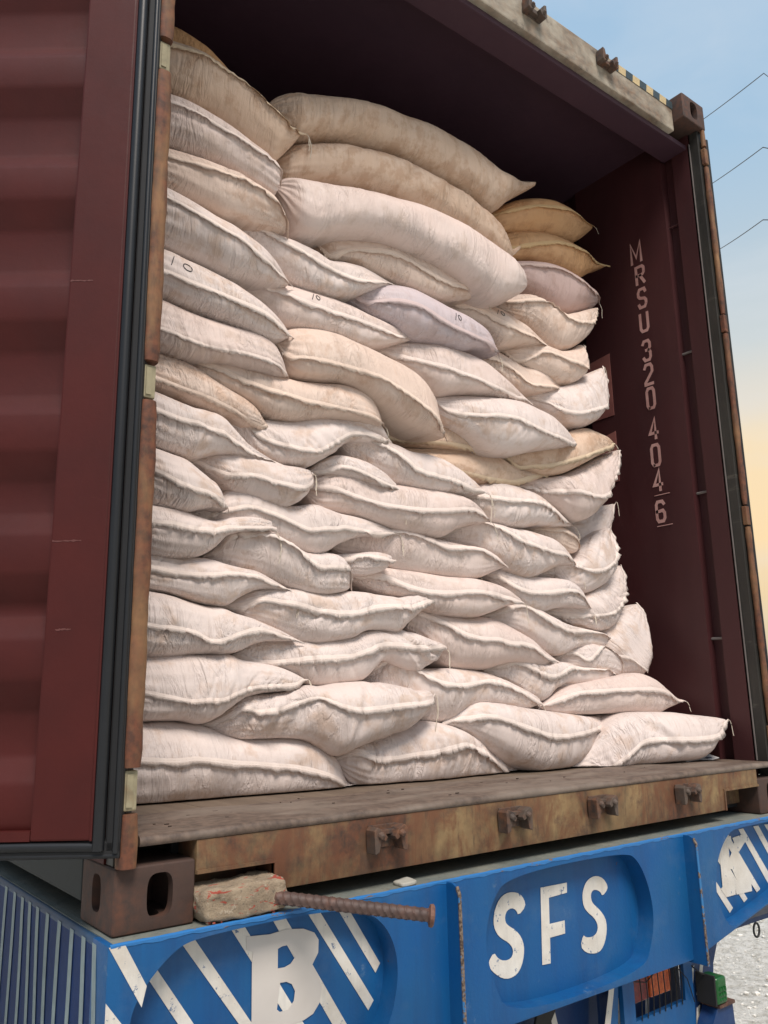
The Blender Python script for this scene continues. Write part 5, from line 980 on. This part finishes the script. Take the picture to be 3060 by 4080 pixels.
def band_mat(name, base):
    m = NM(name); uv = m.n('ShaderNodeUVMap'); uv.uv_map = 'UVMap'
    sp = m.n('ShaderNodeSeparateXYZ'); m.L(uv.outputs[0], sp.inputs[0])
    n1 = m.noise(uv.outputs[0], 30, 5, .6); n2 = m.noise(m.mapv('UV', (130, 14, 1)), 1.0, 3)
    def line(at_, w, w0=0):
        d_ = m.math('ABSOLUTE', m.math('SUBTRACT', sp.outputs[1], at_))
        return m.math('LESS_THAN', d_, w)
    dash = m.math('GREATER_THAN', m.math('FRACT', m.math('MULTIPLY', sp.outputs[0], 110.)), .28)
    ln = m.math('MULTIPLY', m.math('MAXIMUM', line(.40, .035), line(.68, .035)), dash)
    c = m.mix(m.ramp(n1, (.45, 0.), (.75, .7)), base, tuple(x*y for x, y in zip(base, (.88,.80,.72))))
    c = m.mix(m.math('MULTIPLY', ln, .22), c, (.40,.28,.21))
    h = m.math('SUBTRACT', n2, m.math('MULTIPLY', ln, .4))
    return m.out(c, .65, m.bump(h, .001, .6), 0, .3)
BM = {'white': band_mat('seam_white', (.78,.675,.615)), 'cream': band_mat('seam_cream', (.77,.62,.52)), 'pink': band_mat('seam_pinkish', (.78,.665,.605)), 'mauve': band_mat('seam_mauve', (.62,.50,.49)),
      'tan': band_mat('seam_beige', (.66,.52,.37)), 'ochre': band_mat('seam_ochre', (.62,.42,.22)), 'rose': band_mat('seam_dusty_pink', (.62,.47,.42))}
thread_m = plain('loose_thread_white', (.62,.54,.44), .8)
ink = plain('marker_ink', (.045,.045,.05), .7)

def catmull(P, t):
    """P (k, c) stations, t array 0..k-1 -> smooth but not overshooting"""
    k = len(P); i = np.clip(np.floor(t).astype(int), 0, k-2); f = (t-i)[:, None]
    h = np.zeros_like(P); h[1:-1] = (P[2:]-P[:-2])/2; h[0] = P[1]-P[0]; h[-1] = P[-1]-P[-2]
    return (2*f**3-3*f**2+1)*P[i]+(f**3-2*f**2+f)*h[i]+(-2*f**3+3*f**2)*P[i+1]+(f**3-f**2)*h[i+1]
def n1(x, seed):
    r = np.random.default_rng(seed); g = r.random(4096)-.5; i = np.floor(x).astype(int); f = x-i; f = f*f*(3-2*f)
    return g[i % 4096]*(1-f)+g[(i+1) % 4096]*f
NU, NT = 132, 60
def build_sack(idx, col, has_seam, wr, mark, label, st):
    P = np.array(st, float)                      # tx tz bx bz y f
    mid = (P[:, 0:2]+P[:, 2:4])/2
    seg = np.maximum(.012, np.linalg.norm(np.diff(mid, axis=0), axis=1)); cum = np.concatenate([[0], np.cumsum(seg)]); Lt = cum[-1]
    s = np.linspace(0, 1, NU); s = .5-.5*np.cos(s*np.pi)*(1-.35*np.sin(s*np.pi)**2) if False else s*.6+(.5-.5*np.cos(s*np.pi))*.4
    t = np.interp(s*Lt, cum, np.arange(len(P)))
    Q = catmull(P, t)
    T, B, yc, fr = Q[:, 0:2], Q[:, 2:4], Q[:, 4], np.clip(Q[:, 5], .03, .97)
    sl = s*Lt
    C = (T+B)/2; dvec = T-B; h = np.linalg.norm(dvec, axis=1)/2; h = np.maximum(h, .004); w = dvec/(2*h[:, None])
    # droop of contour when seen from below is allowed for in the front bulge
    bf = np.minimum(.95*h, .100)
    endp = np.clip(np.minimum(sl, Lt-sl)/.16, 0, 1); endp = np.sqrt(endp*(2-endp))
    Dp = .05+.36*endp*np.clip(h/.07, .2, 1)
    rel = np.clip((C[:, 1]-.423)/2.3, -.2, 1.0)
    at_ = np.sqrt(np.maximum(h*h-.8*(bf*np.abs(rel))**2*(rel > 0), .45*h*h))
    phi = np.linspace(0, 2*np.pi, NT, endpoint=False)     # 0 top, pi/2 front, pi bottom
    # more samples on the front half
    phi = np.where(np.arange(NT) < int(NT*.68), np.arange(NT)/(NT*.68)*np.pi, np.pi+(np.arange(NT)-NT*.68)/(NT*.32)*np.pi)
    cph, sph = np.cos(phi), np.sin(phi)
    zc = np.sign(cph)*np.abs(cph)**.92
    cs = 1-2*fr; ph_s = np.arccos(np.clip(np.sign(cs)*np.abs(cs)**(1/.92), -1, 1))
    pk = np.clip(ph_s if has_seam else 1.7, 1.0, 2.15)*np.ones(NU)          # the front is fullest along the seam
    wph = np.where(phi[None, :] < pk[:, None], phi[None, :]/pk[:, None]*np.pi/2, np.pi/2+(phi[None, :]-pk[:, None])/(np.pi-pk[:, None])*np.pi/2)
    fy = np.where(phi[None, :] <= np.pi, np.abs(np.sin(np.minimum(wph, np.pi)))**np.where(wph < np.pi/2, .98, .80), -(np.abs(sph)**.55)[None, :])
    hz = np.where(cph[None, :] > 0, at_[:, None], h[:, None])
    X = C[:, 0:1]+w[:, 0:1]*hz*zc; Z = C[:, 1:2]+w[:, 1:2]*hz*zc
    Yy = yc[:, None]+.005-np.where(fy > 0, bf[:, None]*fy, Dp[:, None]*fy)
    G = np.stack([X, Yy, Z], -1)
    # seam angle per column
    # normals
    def normals(G):
        du = np.gradient(G, axis=0); dt = (np.roll(G, -1, 1)-np.roll(G, 1, 1))
        n = np.cross(du, dt); n /= np.maximum(1e-9, np.linalg.norm(n, axis=2, keepdims=True))
        c0 = G.mean(axis=1, keepdims=True); sg = np.sign(((G-c0)*n).sum(2).mean()); return n*sg
    Nn = normals(G)
    wr = wr*min(1, max(.45, Lt/.75)); sd = idx*7+1; U = sl[:, None]; V = phi[None, :]*.14
    frontm = np.clip(np.sin(V/.14)*1.4+.25, 0, 1)
    slant = 1.2*(n1(np.array([.5]), sd)[0])*2
    d = .010*vnoise2(U*5+sd, V*9, sd)+.0045*vnoise2(U*12+sd, V*14+3, sd+1)
    dist = (V/.14-ph_s[:, None])
    gath = np.exp(-np.abs(dist)/.55)*(.35+1.3*np.clip(vnoise2(U*4, V*0+5, sd+2)+.55, 0, 1))
    ridg = 1-2*np.abs(n1(U*38+slant*V*18+1.5*vnoise2(U*9, V*8, sd+3), sd+4)+.0)*2
    ridg2 = n1(U*70+slant*V*26, sd+5)
    crs = np.clip(1-np.abs(n1(U*30+slant*V*16+1.6*vnoise2(U*8, V*7, sd+3), sd+11))*9, 0, 1)*np.clip(vnoise2(U*7+3, V*8, sd+12)*3+.4, 0, 1)
    d += wr*gath*(.0030*ridg+.0022*ridg2) - (.2+wr)*.0055*crs*np.clip(gath*1.5, 0, 1)
    fold = np.clip(vnoise2(U*3.2+7, V*5, sd+6)*2-.12, 0, 1)*(max(0, wr-.6))
    rf = n1(U*22+slant*2*V*14+1.2*vnoise2(U*6, V*6, sd+8), sd+7); d -= fold*.055*np.clip(rf+.10, 0, 1)**1.1
    # gather near the two ends
    eg = np.exp(-np.minimum(U, Lt-U)/.07); d += eg*.0035*np.sin(V/.14*17+sd+3*vnoise2(U*9, V*9, sd))*np.clip(h[:, None]/.06, .1, 1)
    # crease pressed in just under the seam
    if has_seam: d -= .0030*np.where(dist > .02, np.exp(-(dist-.02)/.8), 0)*np.clip(h[:, None]/.06, .1, 1)
    amp = np.clip(h/.05, .15, 1)[:, None]*np.clip(endp[:, None]+.3, 0, 1)
    G2 = G+Nn*(d*amp*(.3+.7*frontm))[..., None]
    G2[..., 2] = np.maximum(G2[..., 2], .1718)
    G2[..., 0] = np.clip(G2[..., 0], .052, 2.379)
    G2[..., 1] = np.maximum(G2[..., 1], .03)
    mi = int(np.argmax(h)); org = np.array([C[mi, 0], yc[mi]+.1, G2[..., 2].min()])
    loc = Vector(org.tolist())
    vs = G2.reshape(-1, 3); ii = np.arange(NU-1)[:, None]*NT; jj = np.arange(NT)[None, :]; j2 = (jj+1) % NT
    F = np.stack([ii+jj, ii+j2, ii+NT+j2, ii+NT+jj], -1).reshape(-1, 4)
    nv = len(vs); caps = [[nv]*1, [nv+1]]
    vs = np.concatenate([vs, [G2[0].mean(0)], [G2[-1].mean(0)]])
    cap = [(nv, (j+1) % NT, j) for j in range(NT)]+[(nv+1, (NU-1)*NT+j, (NU-1)*NT+(j+1) % NT) for j in range(NT)]
    me = D.meshes.new('sack'); me.from_pydata((vs-org).tolist(), [], F.tolist()+cap)
    uvl = me.uv_layers.new(name='UVMap')
    li = np.zeros(len(me.loops), int); me.loops.foreach_get('vertex_index', li)
    uu = np.concatenate([np.repeat(sl, NT), [0, Lt]]); vv = np.concatenate([np.tile(phi*.12, NU), [0, 0]])
    U_ = uu[li]; V_ = vv[li]
    q4 = len(F)*4; Vq = V_[:q4].reshape(-1, 4); wrap = (Vq.max(1)-Vq.min(1)) > .3; Vq[wrap] = np.where(Vq[wrap] < .1, Vq[wrap]+2*np.pi*.12, Vq[wrap]); V_[:q4] = Vq.reshape(-1)
    uvl.data.foreach_set('uv', np.stack([U_, V_], -1).reshape(-1))
    me.polygons.foreach_set('use_smooth', [True]*len(me.polygons))
    bm = bmesh.new(); bm.from_mesh(me); bmesh.ops.recalc_face_normals(bm, faces=bm.faces); bm.to_mesh(me); bm.free()
    me.materials.append(SM[col])
    o = D.objects.new('sack', me); COL.objects.link(o); o.location = loc
    tag(o, label, 'sack', 'sacks stacked inside the container')
    Nn2 = normals(G2)
    def surf(u, ph):
        """u metres along, ph angle -> point, normal"""
        a = np.interp(u, sl, np.arange(NU)); b = np.interp(ph, phi[:int(NT*.70)], np.arange(int(NT*.70)))
        i = int(min(a, NU-2)); j = int(min(b, NT-2)); fa = a-i; fb = b-j
        f = lambda A: (A[i, j]*(1-fa)*(1-fb)+A[i+1, j]*fa*(1-fb)+A[i, j+1]*(1-fa)*fb+A[i+1, j+1]*fa*fb)
        return f(G2), f(Nn2)
    rr = random.Random(idx*13+5)
    if has_seam:
        # hem: a folded, frilled strip sewn along the seam, free edge hanging over the belly
        nb = 170; u_ = np.linspace(0, Lt, nb); rows = [[], [], [], [], []]; bw = rr.uniform(.011, .0155)*(1.0 if Lt > .5 else .85)
        lift0 = n1(u_*9, idx+900); saw = n1(u_*75, idx+901); saw2 = n1(u_*160, idx+902); wv = n1(u_*22, idx+903)
        hh = np.interp(u_, sl, h); phs = np.interp(u_, sl, ph_s)
        for i, u in enumerate(u_):
            k = max(.012, hh[i]); da = min(.9, bw/max(k, .03))
            e = min(1, min(u, Lt-u)/.03+.25); top = max(.06, phs[i]-da); 
            lift = (.0012+.006*max(0, lift0[i]+.12)+.003*abs(wv[i]))*e
            pa, na = surf(u, top); pb, nb_ = surf(u, (top+phs[i])/2); pc, nc = surf(u, phs[i])
            dn3 = pc-pa; ln = np.linalg.norm(dn3); dn3 = dn3/max(ln, 1e-6) if ln > 1e-5 else np.array([0, 0, -1.])
            drop = .004+(.006*(saw[i]+.3)+.004*saw2[i]+.006*wv[i])*(.35 if wr >= 1.5 else 1)
            rows[0].append(pa+na*.0012); rows[1].append(pb+nb_*.0022); rows[2].append(pc+nc*(.0044+lift)+dn3*drop)
            rows[3].append(pc+nc*(.0034+lift*.9)+dn3*(drop-.0005)); rows[4].append(pb+nb_*.0002)
        ear = rr.choice((.012, .016, .026))
        for r_ in rows:       # small free ears past both ends
            for e_, a_ in ((0, 1), (-1, -2)):
                dd = r_[e_]-r_[a_*4 if a_ < 0 else 4]; dl = np.linalg.norm(dd); dd = dd/max(dl, 1e-6)
                extra = r_[e_]+dd*ear+np.array([0, -.003, -.004])
                if e_ == 0: r_.insert(0, extra)
                else: r_.append(extra)
        A = np.array(rows).transpose(1, 0, 2); nb2 = len(A)
        A[..., 0] = np.clip(A[..., 0], .05, 2.381); A[..., 2] = np.maximum(A[..., 2], .1722)
        vs = A.reshape(-1, 3)-org
        fs = [(i*5+j, i*5+j+1, i*5+6+j, i*5+5+j) for i in range(nb2-1) for j in range(4)]
        mb_ = D.meshes.new('seam_band'); mb_.from_pydata(vs.tolist(), [], fs)
        ul = mb_.uv_layers.new(name='UVMap'); li = np.zeros(len(mb_.loops), int); mb_.loops.foreach_get('vertex_index', li)
        uw = np.concatenate([[-.016], u_, [Lt+.016]]); vw = np.array([0, .5, 1, 1, .5])
        ul.data.foreach_set('uv', np.stack([uw[li//5]+idx*.77, vw[li % 5]], -1).reshape(-1))
        mb_.polygons.foreach_set('use_smooth', [True]*len(mb_.polygons)); mb_.materials.append(BM[col])
        b = D.objects.new('seam_band', mb_); COL.objects.link(b); b.parent = o
        # loose threads at some ends
        ends = [(A[-1, 2], 1)] if rr.random() < .55 else []
        if rr.random() < .3: ends.append((A[0, 2], -1))
        for pe, sg in ends:
            m = MB()
            for q in range(rr.choice((1, 2, 2, 3))):
                ln = rr.uniform(.03, .07)*(1.6 if rr.random() < .25 else 1); p = np.array(pe, float); pts = [p.copy()]; ang = rr.uniform(-.8, .8)
                for z in range(7):
                    p = p+np.array([sg*.25*math.cos(ang+z*.6)*ln/6+rr.uniform(-.002, .002), -.001-rr.uniform(0, .002), -ln/6*(.35 if z == 0 else 1)]); p[2] = max(p[2], .174); pts.append(p.copy())
                m.tube([tuple(p-org) for p in pts], .0014, 5)
            me2 = m.mesh('loose_thread', True); me2.materials.append(thread_m); tb = D.objects.new('loose_thread', me2); COL.objects.link(tb); tb.parent = o
    if mark:
        mx_, mz_, big_ = mark; u0 = float(np.interp(mx_, C[:, 0], sl)); i = int(np.interp(u0, sl, np.arange(NU)))
        hs = [surf(u0, p)[0][2] for p in phi[:24]]; p0 = .70*ph_s[i]
        gap, H, rx_, rz_ = (.044, .036, .0125, .0105) if big_ > 1 else (.017, .034, .0065, .0115)
        r0 = max(.03, h[i]); m = MB()
        zero = [(gap+rx_*math.cos(t), rz_*math.sin(t)) for t in np.linspace(.9, 7.0, 18)]; one = [(.006*(1-2*t), H*(.5-t)) for t in np.linspace(0, 1, 8)]
        for path in (one, zero):
            pts = []
            for a, b_ in path:
                p, nn = surf(u0+a-gap*.5, p0-b_/r0); pts.append(tuple(p+nn*.0012-org))
            m.tube(pts, .0013, 5)
        me2 = m.mesh('marker_number', True); me2.materials.append(ink); tb = D.objects.new('marker_number', me2); COL.objects.link(tb); tb.parent = o
    return o
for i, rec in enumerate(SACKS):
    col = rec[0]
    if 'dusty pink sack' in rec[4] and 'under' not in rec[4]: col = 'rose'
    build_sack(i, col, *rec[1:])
